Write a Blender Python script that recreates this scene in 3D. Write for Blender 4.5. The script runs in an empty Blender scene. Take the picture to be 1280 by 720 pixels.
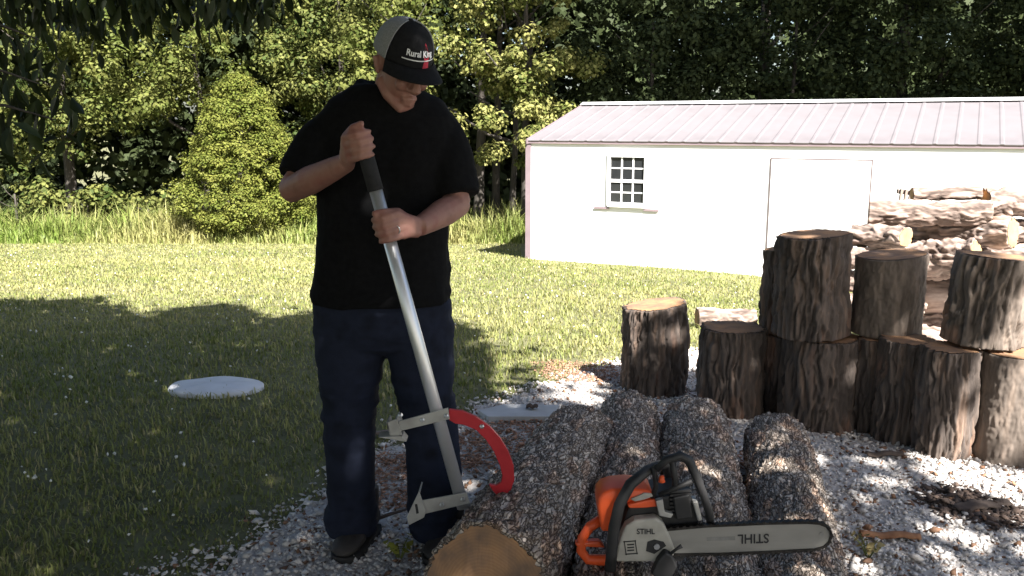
import bpy, math, random
import numpy as np
from mathutils import Vector, Matrix, Quaternion

random.seed(7)
rng = np.random.default_rng(7)
scn = bpy.context.scene
COL = scn.collection
R = math.radians

# ------------------------------------------------------------------ camera
F = 1100.0                       # focal length in photo pixels (1280 wide)
PITCH = math.atan(205 / 1100)
CAM = Vector((0, 0, 1.466))
cam = bpy.data.cameras.new('camera')
cam.sensor_width = 36.0
cam.lens = 36.0 * F / 1280.0
cam.clip_end = 600
camo = bpy.data.objects.new('camera', cam)
COL.objects.link(camo)
camo.location = CAM
camo.rotation_euler = (math.pi / 2 - PITCH, 0, 0)
scn.camera = camo

# ------------------------------------------------------------------ light
SUN_EL, SUN_AZ = R(44), R(25)    # azimuth: to the right of straight behind the camera
S = Vector((math.cos(SUN_EL) * math.sin(SUN_AZ), -math.cos(SUN_EL) * math.cos(SUN_AZ), math.sin(SUN_EL)))
world = bpy.data.worlds.new('World')
scn.world = world
world.use_nodes = True
wn = world.node_tree
sky = wn.nodes.new('ShaderNodeTexSky')
sky.sky_type = 'NISHITA'
sky.sun_disc = False
sky.sun_elevation = SUN_EL
sky.dust_density = 2.0
sky.ozone_density = .7
sky.sun_rotation = math.atan2(S.x, S.y)
bg = wn.nodes['Background']
bg.inputs[1].default_value = 0.05
wn.links.new(sky.outputs[0], bg.inputs[0])
sun = bpy.data.lights.new('sun', 'SUN')
sun.energy = 5.0
sun.angle = R(0.55)
sun.color = (1.0, 0.965, 0.92)
suno = bpy.data.objects.new('sun', sun)
COL.objects.link(suno)
suno.location = (8, -12, 16)
suno.rotation_euler = S.to_track_quat('Z', 'Y').to_euler()
scn.view_settings.view_transform = 'Standard'
scn.view_settings.look = 'None'
scn.view_settings.exposure = 2.05
scn.view_settings.gamma = 1
scn.cycles.use_denoising = True
scn.cycles.max_bounces = 6
scn.cycles.transparent_max_bounces = 4

# ------------------------------------------------------------------ geometry of the place
def ray(u, v):
    x, y = (u - 640) / F, -(v - 360) / F
    c, s = math.cos(PITCH), math.sin(PITCH)
    return Vector((x, c + y * s, -s + y * c))

def P(u, v, Y):
    d = ray(u, v)
    return CAM + d * (Y / d.y)

def depth_at(p):                 # metres along the optical axis
    return (p.y - CAM.y) * math.cos(PITCH) - (p.z - CAM.z) * math.sin(PITCH)

def gz(x, y):                    # height of the ground: level yard, lawn falling away to the shed and the wood
    x = np.asarray(x, float); y = np.asarray(y, float)
    sx = np.where(x > 0, x, 0) * 0.51
    s = y + sx
    z = np.interp(s, [-100, 4.6, 6.5, 10, 17, 24, 30, 400], [0, 0, -.12, -.42, -1.10, -1.66, -1.8, -1.8])
    return z + 0.012 * np.sin(x * 1.7 + y * .6) * np.clip((s - 4) / 3, 0, 1)

def gzf(x, y):
    return float(gz(x, y))

def ground(u, v):
    d = ray(u, v)
    lo, t = 0.0, 0.5
    while t < 200:
        p = CAM + d * t
        if p.z < gzf(p.x, p.y):
            break
        lo = t; t += 0.1
    hi = t
    for _ in range(25):
        m = (lo + hi) / 2; p = CAM + d * m
        if p.z < gzf(p.x, p.y): hi = m
        else: lo = m
    return CAM + d * hi

# ------------------------------------------------------------------ numeric noise
def _h(i, j, k, seed):
    i = i.astype(np.uint32); j = j.astype(np.uint32); k = k.astype(np.uint32)
    h = i * np.uint32(374761393) + j * np.uint32(668265263) + k * np.uint32(2147483647) + np.uint32((seed * 1274126177) & 0xffffffff)
    h = (h ^ (h >> np.uint32(13))) * np.uint32(1274126177)
    h = h ^ (h >> np.uint32(16))
    return (h & np.uint32(0xffffff)).astype(float) / 16777215.0

def vnoise(p, seed=0):
    p = np.asarray(p, float)
    i = np.floor(p).astype(np.int64); f = p - i
    f = f * f * (3 - 2 * f)
    out = 0
    for a in (0, 1):
        for b in (0, 1):
            for c in (0, 1):
                w = (f[:, 0] if a else 1 - f[:, 0]) * (f[:, 1] if b else 1 - f[:, 1]) * (f[:, 2] if c else 1 - f[:, 2])
                out = out + w * _h(i[:, 0] + a, i[:, 1] + b, i[:, 2] + c, seed)
    return out * 2 - 1

def fbm(p, octv=4, seed=0):
    p = np.asarray(p, float); s, a, t = 0, 1.0, 0
    for o in range(octv):
        s = s + a * vnoise(p * 2 ** o + o * 17.3, seed + o); t += a; a *= .5
    return s / t

def worley(p, seed=0):
    p = np.asarray(p, float)
    i = np.floor(p).astype(np.int64)
    f1 = np.full(len(p), 9.0); f2 = np.full(len(p), 9.0); cid = np.zeros(len(p))
    for a in (-1, 0, 1):
        for b in (-1, 0, 1):
            for c in (-1, 0, 1):
                I, J, K = i[:, 0] + a, i[:, 1] + b, i[:, 2] + c
                q = np.stack([I + _h(I, J, K, seed), J + _h(I, J, K, seed + 1), K + _h(I, J, K, seed + 2)], 1)
                d = np.sqrt(((q - p) ** 2).sum(1))
                h = _h(I, J, K, seed + 3)
                new = d < f1
                f2 = np.where(new, f1, np.minimum(f2, d))
                cid = np.where(new, h, cid)
                f1 = np.where(new, d, f1)
    return f1, f2, cid

# ------------------------------------------------------------------ object helpers
def tag(o, label=None, cat=None, group=None, kind=None):
    if label: o['label'] = label
    if cat: o['category'] = cat
    if group: o['group'] = group
    if kind: o['kind'] = kind
    return o

def empty(name, loc=(0, 0, 0), rot=(0, 0, 0)):
    o = bpy.data.objects.new(name, None)
    o.empty_display_size = .1
    COL.objects.link(o); o.location = loc; o.rotation_euler = rot
    return o

def chain(o):
    M = Matrix.Identity(4)
    while o is not None:
        M = o.matrix_basis @ M
        o = o.parent
    return M

def mk(name, V, Fs, mat, parent=None, smooth=False, world=False, col=None):
    """link one mesh object; Fs is an (n,k) array or a list of index lists; world=True: V is in world space"""
    V = np.asarray(V, float).reshape(-1, 3)
    if world and parent is not None:
        Mi = np.array(chain(parent).inverted())
        V = V @ Mi[:3, :3].T + Mi[:3, 3]
    me = bpy.data.meshes.new(name)
    if isinstance(Fs, np.ndarray):
        n, k = Fs.shape
        me.vertices.add(len(V)); me.vertices.foreach_set('co', V.ravel().astype(np.float32))
        me.loops.add(n * k); me.loops.foreach_set('vertex_index', Fs.ravel().astype(np.int32))
        me.polygons.add(n); me.polygons.foreach_set('loop_start', (np.arange(n) * k).astype(np.int32))
        me.update(calc_edges=True)
    else:
        me.from_pydata([tuple(v) for v in V], [], [tuple(int(i) for i in f) for f in Fs])
    if smooth:
        me.polygons.foreach_set('use_smooth', np.ones(len(me.polygons), bool))
    if col is not None:
        c = np.ones((len(V), 4), np.float32); c[:, :3] = col
        at = me.color_attributes.new('Col', 'FLOAT_COLOR', 'POINT')
        at.data.foreach_set('color', c.ravel())
    me.materials.append(mat)
    o = bpy.data.objects.new(name, me)
    COL.objects.link(o)
    if parent is not None: o.parent = parent
    return o

def unit(a):
    a = np.asarray(a, float); return a / (np.linalg.norm(a) + 1e-12)

class MB:
    def __init__(self): self.V = []; self.F = []
    def add(self, V, Fs):
        n = len(self.V); self.V += [tuple(map(float, v)) for v in V]; self.F += [[i + n for i in f] for f in Fs]; return self
    def box(self, c, s, rot=None):
        pts = [np.array([x, y, z]) * np.array(s) / 2 for x in (-1, 1) for y in (-1, 1) for z in (-1, 1)]
        if rot is not None: pts = [np.array(rot @ Vector(p)) for p in pts]
        return self.add([p + np.array(c) for p in pts], [(0, 1, 3, 2), (4, 6, 7, 5), (0, 4, 5, 1), (2, 3, 7, 6), (0, 2, 6, 4), (1, 5, 7, 3)])
    def tube(self, pts, rad, n=10, squash=None):
        """round tube through pts; rad per point; squash=(dir, factor) flattens the section along dir"""
        pts = [np.array(p, float) for p in pts]
        m = len(pts)
        rad = [rad] * m if np.isscalar(rad) else list(rad)
        V = []; prev = None
        for i, p in enumerate(pts):
            t = unit(pts[min(i + 1, m - 1)] - pts[max(i - 1, 0)])
            if prev is None:
                ref = np.array([0, 0, 1.]) if abs(t[2]) < .9 else np.array([0, 1., 0])
                a = unit(np.cross(ref, t))
            else:
                a = unit(prev - t * prev.dot(t))
            prev = a; b = np.cross(t, a)
            for k in range(n):
                an = 2 * math.pi * k / n
                off = (a * math.cos(an) + b * math.sin(an)) * rad[i]
                if squash is not None:
                    d = unit(squash[0]); off = off - d * off.dot(d) * (1 - squash[1])
                V.append(p + off)
        Fs = [(i * n + k, i * n + (k + 1) % n, (i + 1) * n + (k + 1) % n, (i + 1) * n + k) for i in range(m - 1) for k in range(n)]
        Fs += [tuple(reversed(range(n))), tuple(range((m - 1) * n, m * n))]
        return self.add(V, Fs)
    def ellipsoid(self, c, r, rot=None, nu=16, nv=10):
        V = []; 
        for j in range(1, nv):
            th = math.pi * j / nv
            for i in range(nu):
                ph = 2 * math.pi * i / nu
                V.append(np.array([math.sin(th) * math.cos(ph) * r[0], math.sin(th) * math.sin(ph) * r[1], math.cos(th) * r[2]]))
        V += [np.array([0, 0, r[2]]), np.array([0, 0, -r[2]])]
        if rot is not None: V = [np.array(rot @ Vector(p)) for p in V]
        V = [v + np.array(c) for v in V]
        Fs = [(j * nu + i, (j + 1) * nu + i, (j + 1) * nu + (i + 1) % nu, j * nu + (i + 1) % nu) for j in range(nv - 2) for i in range(nu)]
        t, b = len(V) - 2, len(V) - 1
        Fs += [(t, i, (i + 1) % nu) for i in range(nu)]
        o = (nv - 2) * nu
        Fs += [(b, o + (i + 1) % nu, o + i) for i in range(nu)]
        return self.add(V, Fs)
    def loft(self, rings):
        n = len(rings[0]); V = [p for r in rings for p in r]; m = len(rings)
        Fs = [(i * n + k, i * n + (k + 1) % n, (i + 1) * n + (k + 1) % n, (i + 1) * n + k) for i in range(m - 1) for k in range(n)]
        Fs += [tuple(reversed(range(n))), tuple(range((m - 1) * n, m * n))]
        return self.add(V, Fs)
    def prism(self, pts, thick):
        """pts: outline in 3D; thick: vector from front to back"""
        pts = [np.array(p, float) for p in pts]; n = len(pts); t = np.array(thick, float)
        Fs = [tuple(range(n)), tuple(range(2 * n - 1, n - 1, -1))] + [(i, i + n, (i + 1) % n + n, (i + 1) % n) for i in range(n)]
        return self.add(pts + [p + t for p in pts], Fs)
    def build(self, name, mat, parent=None, smooth=False, world=False, bevel=0, fix=True):
        o = mk(name, self.V, self.F, mat, parent, smooth, world)
        if fix:
            import bmesh
            bm = bmesh.new(); bm.from_mesh(o.data); bmesh.ops.recalc_face_normals(bm, faces=bm.faces); bm.to_mesh(o.data); bm.free()
        if bevel:
            m = o.modifiers.new('bevel', 'BEVEL'); m.width = bevel; m.segments = 2; m.limit_method = 'ANGLE'; m.angle_limit = R(35)
        return o

def remesh(o, voxel, smooth=2, disp=None):
    m = o.modifiers.new('r', 'REMESH'); m.mode = 'VOXEL'; m.voxel_size = voxel; m.use_smooth_shade = True
    if smooth:
        s = o.modifiers.new('s', 'SMOOTH'); s.iterations = smooth; s.factor = .5
    dg = bpy.context.evaluated_depsgraph_get()
    me = bpy.data.meshes.new_from_object(o.evaluated_get(dg))
    o.modifiers.clear(); mats = list(o.data.materials)
    o.data = me
    if not me.materials:
        for mm in mats: me.materials.append(mm)
    if disp is not None:
        n = len(me.vertices)
        co = np.empty(n * 3, np.float32); me.vertices.foreach_get('co', co); co = co.reshape(-1, 3).astype(float)
        no = np.empty(n * 3, np.float32); me.vertices.foreach_get('normal', no); no = no.reshape(-1, 3)
        co = co + no * disp(co)[:, None]
        me.vertices.foreach_set('co', co.ravel().astype(np.float32)); me.update()
    return o

# ------------------------------------------------------------------ materials
def base(name):
    m = bpy.data.materials.new(name); m.use_nodes = True
    nt = m.node_tree
    return m, nt, nt.nodes['Principled BSDF']

def N(nt, t, **kw):
    n = nt.nodes.new(t)
    for k, v in kw.items(): setattr(n, k, v)
    return n

def ramp(nt, cols):
    r = N(nt, 'ShaderNodeValToRGB'); e = r.color_ramp.elements
    while len(e) < len(cols): e.new(.5)
    for i, (p, c) in enumerate(cols):
        e[i].position = p; e[i].color = (*c, 1)
    return r

def pmat(name, c1, c2, scale=8, rough=.8, bump=0, bscale=None, stretch=(1, 1, 1), metallic=0, spec=.5, detail=6, c3=None, attr=False):
    m, nt, b = base(name)
    tc = N(nt, 'ShaderNodeTexCoord'); mp = N(nt, 'ShaderNodeMapping'); mp.inputs['Scale'].default_value = stretch
    nt.links.new(tc.outputs['Object'], mp.inputs[0])
    nz = N(nt, 'ShaderNodeTexNoise'); nz.inputs['Scale'].default_value = scale; nz.inputs['Detail'].default_value = detail
    nt.links.new(mp.outputs[0], nz.inputs['Vector'])
    cs = [(.3, c1), (.7, c2)] if c3 is None else [(.3, c1), (.5, c2), (.7, c3)]
    rp = ramp(nt, cs); nt.links.new(nz.outputs['Fac'], rp.inputs[0])
    out = rp.outputs[0]
    if attr:
        a = N(nt, 'ShaderNodeVertexColor', layer_name='Col')
        mx = N(nt, 'ShaderNodeMix', data_type='RGBA', blend_type='MULTIPLY'); mx.inputs['Factor'].default_value = 1
        nt.links.new(out, mx.inputs['A']); nt.links.new(a.outputs[0], mx.inputs['B']); out = mx.outputs['Result']
    nt.links.new(out, b.inputs['Base Color'])
    b.inputs['Roughness'].default_value = rough; b.inputs['Metallic'].default_value = metallic
    b.inputs['Specular IOR Level'].default_value = spec
    if bump:
        n2 = N(nt, 'ShaderNodeTexNoise'); n2.inputs['Scale'].default_value = bscale or scale * 3; n2.inputs['Detail'].default_value = 5
        nt.links.new(mp.outputs[0], n2.inputs['Vector'])
        bp = N(nt, 'ShaderNodeBump'); bp.inputs['Strength'].default_value = min(1, bump * 10); bp.inputs['Distance'].default_value = bump
        nt.links.new(n2.outputs['Fac'], bp.inputs['Height']); nt.links.new(bp.outputs[0], b.inputs['Normal'])
    return m

def leafmat(name, tint=(1, 1, 1), trans=.35, gloss=.25):
    """thin leaves: colour comes from the per-leaf attribute"""
    m = bpy.data.materials.new(name); m.use_nodes = True; nt = m.node_tree
    nt.nodes.clear()
    out = N(nt, 'ShaderNodeOutputMaterial')
    a = N(nt, 'ShaderNodeVertexColor', layer_name='Col')
    mx = N(nt, 'ShaderNodeMix', data_type='RGBA', blend_type='MULTIPLY'); mx.inputs['Factor'].default_value = 1
    mx.inputs['B'].default_value = (*tint, 1); nt.links.new(a.outputs[0], mx.inputs['A'])
    p = N(nt, 'ShaderNodeBsdfPrincipled'); p.inputs['Roughness'].default_value = .55; p.inputs['Specular IOR Level'].default_value = gloss
    nt.links.new(mx.outputs['Result'], p.inputs['Base Color'])
    t = N(nt, 'ShaderNodeBsdfTranslucent'); nt.links.new(mx.outputs['Result'], t.inputs[0])
    ms = N(nt, 'ShaderNodeMixShader'); ms.inputs[0].default_value = trans
    nt.links.new(p.outputs[0], ms.inputs[1]); nt.links.new(t.outputs[0], ms.inputs[2])
    nt.links.new(ms.outputs[0], out.inputs[0])
    return m

def flakemat(name, c1, c2, c3, crack):
    """scaly bark: small elongated flakes with sharp edges"""
    m, nt, b = base(name)
    tc = N(nt, 'ShaderNodeTexCoord'); mp = N(nt, 'ShaderNodeMapping'); mp.inputs['Scale'].default_value = (1, 1, .36)
    nt.links.new(tc.outputs['Object'], mp.inputs[0])
    nz = N(nt, 'ShaderNodeTexNoise'); nz.inputs['Scale'].default_value = 26; nz.inputs['Detail'].default_value = 3; nt.links.new(mp.outputs[0], nz.inputs['Vector'])
    sub = N(nt, 'ShaderNodeVectorMath', operation='SUBTRACT'); nt.links.new(nz.outputs['Color'], sub.inputs[0]); sub.inputs[1].default_value = (.5, .5, .5)
    sc = N(nt, 'ShaderNodeVectorMath', operation='SCALE'); nt.links.new(sub.outputs[0], sc.inputs[0]); sc.inputs['Scale'].default_value = .06
    ad = N(nt, 'ShaderNodeVectorMath', operation='ADD'); nt.links.new(mp.outputs[0], ad.inputs[0]); nt.links.new(sc.outputs[0], ad.inputs[1])
    v = N(nt, 'ShaderNodeTexVoronoi'); v.inputs['Scale'].default_value = 74; nt.links.new(ad.outputs[0], v.inputs['Vector'])
    ve = N(nt, 'ShaderNodeTexVoronoi', feature='DISTANCE_TO_EDGE'); ve.inputs['Scale'].default_value = 74; nt.links.new(ad.outputs[0], ve.inputs['Vector'])
    sp = N(nt, 'ShaderNodeSeparateColor'); nt.links.new(v.outputs['Color'], sp.inputs[0])
    rp = ramp(nt, [(.05, c1), (.55, c2), (.95, c3)]); nt.links.new(sp.outputs[0], rp.inputs[0])
    er = ramp(nt, [(.02, (0, 0, 0)), (.16, (1, 1, 1))]); nt.links.new(ve.outputs['Distance'], er.inputs[0])
    mx = N(nt, 'ShaderNodeMix', data_type='RGBA'); nt.links.new(er.outputs[0], mx.inputs['Factor']); mx.inputs['A'].default_value = (*crack, 1); nt.links.new(rp.outputs[0], mx.inputs['B'])
    a = N(nt, 'ShaderNodeVertexColor', layer_name='Col')
    m2 = N(nt, 'ShaderNodeMix', data_type='RGBA', blend_type='MULTIPLY'); m2.inputs['Factor'].default_value = 1
    nt.links.new(mx.outputs['Result'], m2.inputs['A']); nt.links.new(a.outputs[0], m2.inputs['B'])
    nt.links.new(m2.outputs['Result'], b.inputs['Base Color']); b.inputs['Roughness'].default_value = .9; b.inputs['Specular IOR Level'].default_value = .25
    mul = N(nt, 'ShaderNodeMath', operation='MULTIPLY'); nt.links.new(er.outputs[0], mul.inputs[0])
    a2 = N(nt, 'ShaderNodeMath', operation='ADD'); nt.links.new(sp.outputs[1], a2.inputs[0]); a2.inputs[1].default_value = .35; nt.links.new(a2.outputs[0], mul.inputs[1])
    bp = N(nt, 'ShaderNodeBump'); bp.inputs['Strength'].default_value = 1; bp.inputs['Distance'].default_value = .006
    nt.links.new(mul.outputs[0], bp.inputs['Height']); nt.links.new(bp.outputs[0], b.inputs['Normal'])
    return m

def woodend(name, c1, c2, c3):
    m, nt, b = base(name)
    tc = N(nt, 'ShaderNodeTexCoord')
    w = N(nt, 'ShaderNodeTexWave', wave_type='RINGS', rings_direction='Z'); w.inputs['Scale'].default_value = 34; w.inputs['Distortion'].default_value = 5
    w.inputs['Detail'].default_value = 2; w.inputs['Detail Scale'].default_value = .6
    nt.links.new(tc.outputs['Object'], w.inputs['Vector'])
    rp = ramp(nt, [(.2, c1), (.8, c2)]); nt.links.new(w.outputs['Fac'], rp.inputs[0])
    nz = N(nt, 'ShaderNodeTexNoise'); nz.inputs['Scale'].default_value = 9; nz.inputs['Detail'].default_value = 5
    nt.links.new(tc.outputs['Object'], nz.inputs['Vector'])
    r2 = ramp(nt, [(.42, (0, 0, 0)), (.66, (1, 1, 1))]); nt.links.new(nz.outputs['Fac'], r2.inputs[0])
    mx = N(nt, 'ShaderNodeMix', data_type='RGBA'); nt.links.new(r2.outputs[0], mx.inputs['Factor'])
    nt.links.new(rp.outputs[0], mx.inputs['A']); mx.inputs['B'].default_value = (*c3, 1)
    nt.links.new(mx.outputs['Result'], b.inputs['Base Color']); b.inputs['Roughness'].default_value = .85
    n3 = N(nt, 'ShaderNodeTexNoise'); n3.inputs['Scale'].default_value = 60
    mp = N(nt, 'ShaderNodeMapping'); mp.inputs['Scale'].default_value = (1, .12, 1); nt.links.new(tc.outputs['Object'], mp.inputs[0]); nt.links.new(mp.outputs[0], n3.inputs['Vector'])
    bp = N(nt, 'ShaderNodeBump'); bp.inputs['Strength'].default_value = .5; bp.inputs['Distance'].default_value = .004
    nt.links.new(n3.outputs['Fac'], bp.inputs['Height']); nt.links.new(bp.outputs[0], b.inputs['Normal'])
    return m

M = {}
M['soil'] = pmat('lawn_soil', (.085, .085, .042), (.15, .145, .065), 3, .95, .02, 30, c3=(.115, .115, .05))
M['gravel_base'] = pmat('gravel_dust', (.34, .31, .29), (.52, .49, .46), 14, .95, .012, 70, c3=(.30, .24, .20))
M['gravel'] = pmat('gravel_stone', (.75, .75, .75), (1, 1, 1), 40, .85, attr=True)
M['sawdust'] = pmat('sawdust', (.75, .75, .75), (1, 1, 1), 60, .95, attr=True)
M['grass'] = leafmat('grass_blade', trans=.3, gloss=.3)
M['leaf'] = leafmat('leaf', trans=.24, gloss=.1)
M['canopy'] = leafmat('canopy_leaf', trans=.10)
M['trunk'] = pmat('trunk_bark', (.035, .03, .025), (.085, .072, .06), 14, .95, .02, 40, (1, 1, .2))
M['bark_log'] = flakemat('bark_flaky', (.30, .245, .198), (.46, .385, .318), (.62, .53, .445), (.13, .098, .074))
M['bark_dark'] = pmat('bark_furrowed', (.050, .038, .032), (.105, .083, .070), 26, .92, .009, 110, (1, 1, .12), c3=(.20, .135, .098), attr=True)
M['bark_mid'] = pmat('bark_tight', (.085, .066, .052), (.15, .12, .098), 26, .92, .006, 120, (1, 1, .25), c3=(.24, .185, .145), attr=True)
M['bark_pale'] = pmat('bark_pale', (.07, .047, .036), (.27, .20, .165), 20, .92, .012, 60, (1, 1, .18), c3=(.44, .345, .29), attr=True)
M['bark_plain'] = pmat('bark_loose', (.05, .034, .026), (.105, .078, .062), 16, .92, .008, 90, (1, 1, .12))
M['wood_end'] = woodend('cut_wood', (.36, .195, .095), (.40, .222, .110), (.175, .115, .080))
M['wood_end_pale'] = woodend('cut_wood_fresh', (.42, .25, .115), (.50, .32, .16), (.34, .19, .09))
M['wood_grey'] = pmat('weathered_wood', (.15, .11, .09), (.28, .22, .18), 20, .9, .004, 80, (1, 1, .1))
M['white_metal'] = pmat('white_sheet_metal', (.74, .74, .74), (.80, .80, .79), 1.2, .5)
M['white_trim'] = pmat('white_trim', (.78, .78, .77), (.82, .82, .81), 3, .45)
M['roof_metal'] = pmat('pinkish_roof_metal', (.145, .132, .137), (.19, .173, .18), .8, .6, c3=(.168, .152, .158))
M['trim_dark'] = pmat('mauve_trim_and_shadow', (.20, .15, .165), (.26, .20, .215), 3, .5)  # trim colour, also used for the painted shadow strips under the shutters
M['glass'] = pmat('window_glass', (.012, .013, .014), (.03, .032, .034), 2, .08)
M['gap'] = pmat('door_gasket', (.10, .075, .075), (.16, .12, .12), 9, .8)
M['skin'] = pmat('skin', (.235, .110, .082), (.30, .148, .110), 18, .55, .0006, 400, c3=(.265, .108, .084))
M['shirt'] = pmat('black_cotton', (.0035, .0035, .004), (.007, .007, .0075), 60, .95, .001, 500, spec=.15)
M['jeans'] = pmat('dark_denim', (.0065, .008, .0135), (.014, .018, .034), 10, .9, .001, 600, c3=(.0085, .011, .020), spec=.2)
M['boot'] = pmat('worn_boot_leather', (.018, .015, .013), (.045, .038, .033), 25, .7, .002, 120)
M['sole'] = pmat('rubber_sole', (.012, .011, .01), (.03, .027, .025), 30, .8)
M['cap_black'] = pmat('cap_twill', (.007, .007, .008), (.013, .013, .014), 90, .9, .0006, 700, spec=.2)
M['cap_grey'] = pmat('cap_mesh', (.19, .195, .20), (.27, .275, .28), 260, .85, .0015, 420, detail=1)
M['white_thread'] = pmat('white_thread', (.6, .6, .6), (.72, .72, .72), 200, .8)
M['red_thread'] = pmat('red_thread', (.30, .012, .03), (.38, .02, .045), 200, .8)
M['eye'] = pmat('eye', (.03, .02, .015), (.05, .035, .025), 40, .2)
M['alu'] = pmat('brushed_aluminium', (.72, .72, .73), (.82, .82, .83), 30, .38, .0006, 200, (1, 1, .05), metallic=.75)
M['grip'] = pmat('black_foam_grip', (.010, .010, .011), (.02, .02, .021), 60, .9, .001, 300)
M['zinc'] = pmat('galvanised_steel', (.32, .31, .29), (.46, .45, .42), 18, .5, .001, 90, metallic=.5)
M['bolt'] = pmat('bolt_steel', (.5, .5, .5), (.65, .65, .64), 50, .3, metallic=.8)
M['red'] = pmat('red_enamel', (.42, .012, .02), (.52, .018, .028), 25, .45, .0006, 120)
M['orange'] = pmat('orange_plastic', (.72, .085, .018), (.82, .12, .028), 12, .45, .0005, 180)
M['cream'] = pmat('dusty_cream_plastic', (.29, .275, .24), (.40, .38, .33), 14, .55, .0008, 120, c3=(.34, .32, .275))
M['black_plastic'] = pmat('black_plastic', (.010, .010, .011), (.024, .023, .023), 22, .55, .001, 160)
M['bar_steel'] = pmat('bar_steel', (.20, .195, .178), (.30, .29, .265), 9, .42, .0006, 120, (.3, 1, 1), metallic=.35, c3=(.24, .232, .21))
M['chain'] = pmat('oily_chain', (.012, .011, .010), (.045, .04, .036), 90, .5, metallic=.6)
M['print'] = pmat('black_print', (.010, .010, .011), (.016, .016, .017), 40, .6)
M['grey_print'] = pmat('grey_print', (.16, .155, .14), (.24, .235, .22), 40, .6)
M['lid'] = pmat('white_lid', (.60, .60, .60), (.74, .74, .75), 7, .7, .003, 40)
M['slab'] = pmat('pale_board', (.42, .42, .41), (.52, .52, .52), 9, .8, .002, 60)
M['strip'] = pmat('bark_strip', (.22, .10, .05), (.36, .18, .09), 30, .9, .004, 120)
M['petal'] = pmat('clover_petal', (.62, .62, .58), (.75, .75, .70), 60, .8)

# ------------------------------------------------------------------ ground
def axis(segs):
    out = []
    for a, b, st in segs: out += list(np.arange(a, b, st))
    return np.array(out + [segs[-1][1]])
gx = axis([(-220, -40, 18), (-40, -12, 2), (-12, 12, .25), (12, 40, 2), (40, 220, 18)])
gy = axis([(-60, -4, 4), (-4, 14, .25), (14, 40, .8), (40, 260, 20)])
XX, YY = np.meshgrid(gx, gy)
Vg = np.stack([XX.ravel(), YY.ravel(), gz(XX, YY).ravel()], 1)
nx = len(gx)
ii = (np.arange(len(gy) - 1)[:, None] * nx + np.arange(nx - 1)[None, :]).ravel()
Fg = np.stack([ii, ii + 1, ii + 1 + nx, ii + nx], 1)
tag(mk('lawn_ground', Vg, Fg, M['soil'], smooth=True), kind='structure')

# edge of the gravel yard, walked from the near left to behind the stumps
edge_px = [(205, 719), (290, 668), (370, 612), (440, 572), (540, 528), (600, 500), (650, 484), (700, 468), (765, 455), (860, 440)]
edge = [(-1.5, .2), (-1.25, 1.6)] + [tuple(ground(u, v))[:2] for u, v in edge_px] + [(1.6, 5.5), (2.4, 6.1), (4.0, 6.7), (6.0, 6.2), (8, 5.4)]
ex = np.array([e[0] for e in edge]); ey = np.array([e[1] for e in edge])

def gravel_dist(x, y):
    """signed distance in metres: positive inside the gravel yard"""
    x = np.asarray(x, float); y = np.asarray(y, float)
    d = np.full(x.shape, 1e9); sgn = np.zeros(x.shape)
    for i in range(len(ex) - 1):
        ax, ay, bx, by = ex[i], ey[i], ex[i + 1], ey[i + 1]
        t = np.clip(((x - ax) * (bx - ax) + (y - ay) * (by - ay)) / ((bx - ax) ** 2 + (by - ay) ** 2), 0, 1)
        dx, dy = x - ax - t * (bx - ax), y - ay - t * (by - ay)
        dd = np.hypot(dx, dy)
        cr = (bx - ax) * (y - ay) - (by - ay) * (x - ax)
        new = dd < d
        sgn = np.where(new, np.where(cr < 0, 1, -1), sgn); d = np.where(new, dd, d)
    n = fbm(np.stack([x * 2.2, y * 2.2, x * 0], -1).reshape(-1, 3), 4, 5).reshape(x.shape)
    return d * sgn + n * .22

sx_ = np.arange(-2.2, 8.0, .05); sy_ = np.arange(-2.0, 8.0, .05)
XX, YY = np.meshgrid(sx_, sy_)
inside = gravel_dist(XX, YY) > 0
nx = len(sx_)
ii = (np.arange(len(sy_) - 1)[:, None] * nx + np.arange(nx - 1)[None, :])
ok = inside[:-1, :-1] & inside[1:, :-1] & inside[:-1, 1:] & inside[1:, 1:]
ii = ii[ok]
hump = .004 + .008 * (fbm(np.stack([XX.ravel() * 3, YY.ravel() * 3, XX.ravel() * 0], 1), 3, 9) * .5 + .5)
Vs = np.stack([XX.ravel(), YY.ravel(), gz(XX, YY).ravel() + hump], 1)
Fs = np.stack([ii, ii + 1, ii + 1 + nx, ii + nx], 1)
used = np.unique(Fs); rem = np.zeros(len(Vs), int); rem[used] = np.arange(len(used))
tag(mk('gravel_yard', Vs[used], rem[Fs], M['gravel_base'], smooth=True), kind='structure')

def randrot(n):
    q = rng.normal(size=(n, 4)); q /= np.linalg.norm(q, axis=1)[:, None]
    w, x, y, z = q.T
    return np.stack([np.stack([1 - 2 * (y * y + z * z), 2 * (x * y - z * w), 2 * (x * z + y * w)], 1),
                     np.stack([2 * (x * y + z * w), 1 - 2 * (x * x + z * z), 2 * (y * z - x * w)], 1),
                     np.stack([2 * (x * z - y * w), 2 * (y * z + x * w), 1 - 2 * (x * x + y * y)], 1)], 1)

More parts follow.
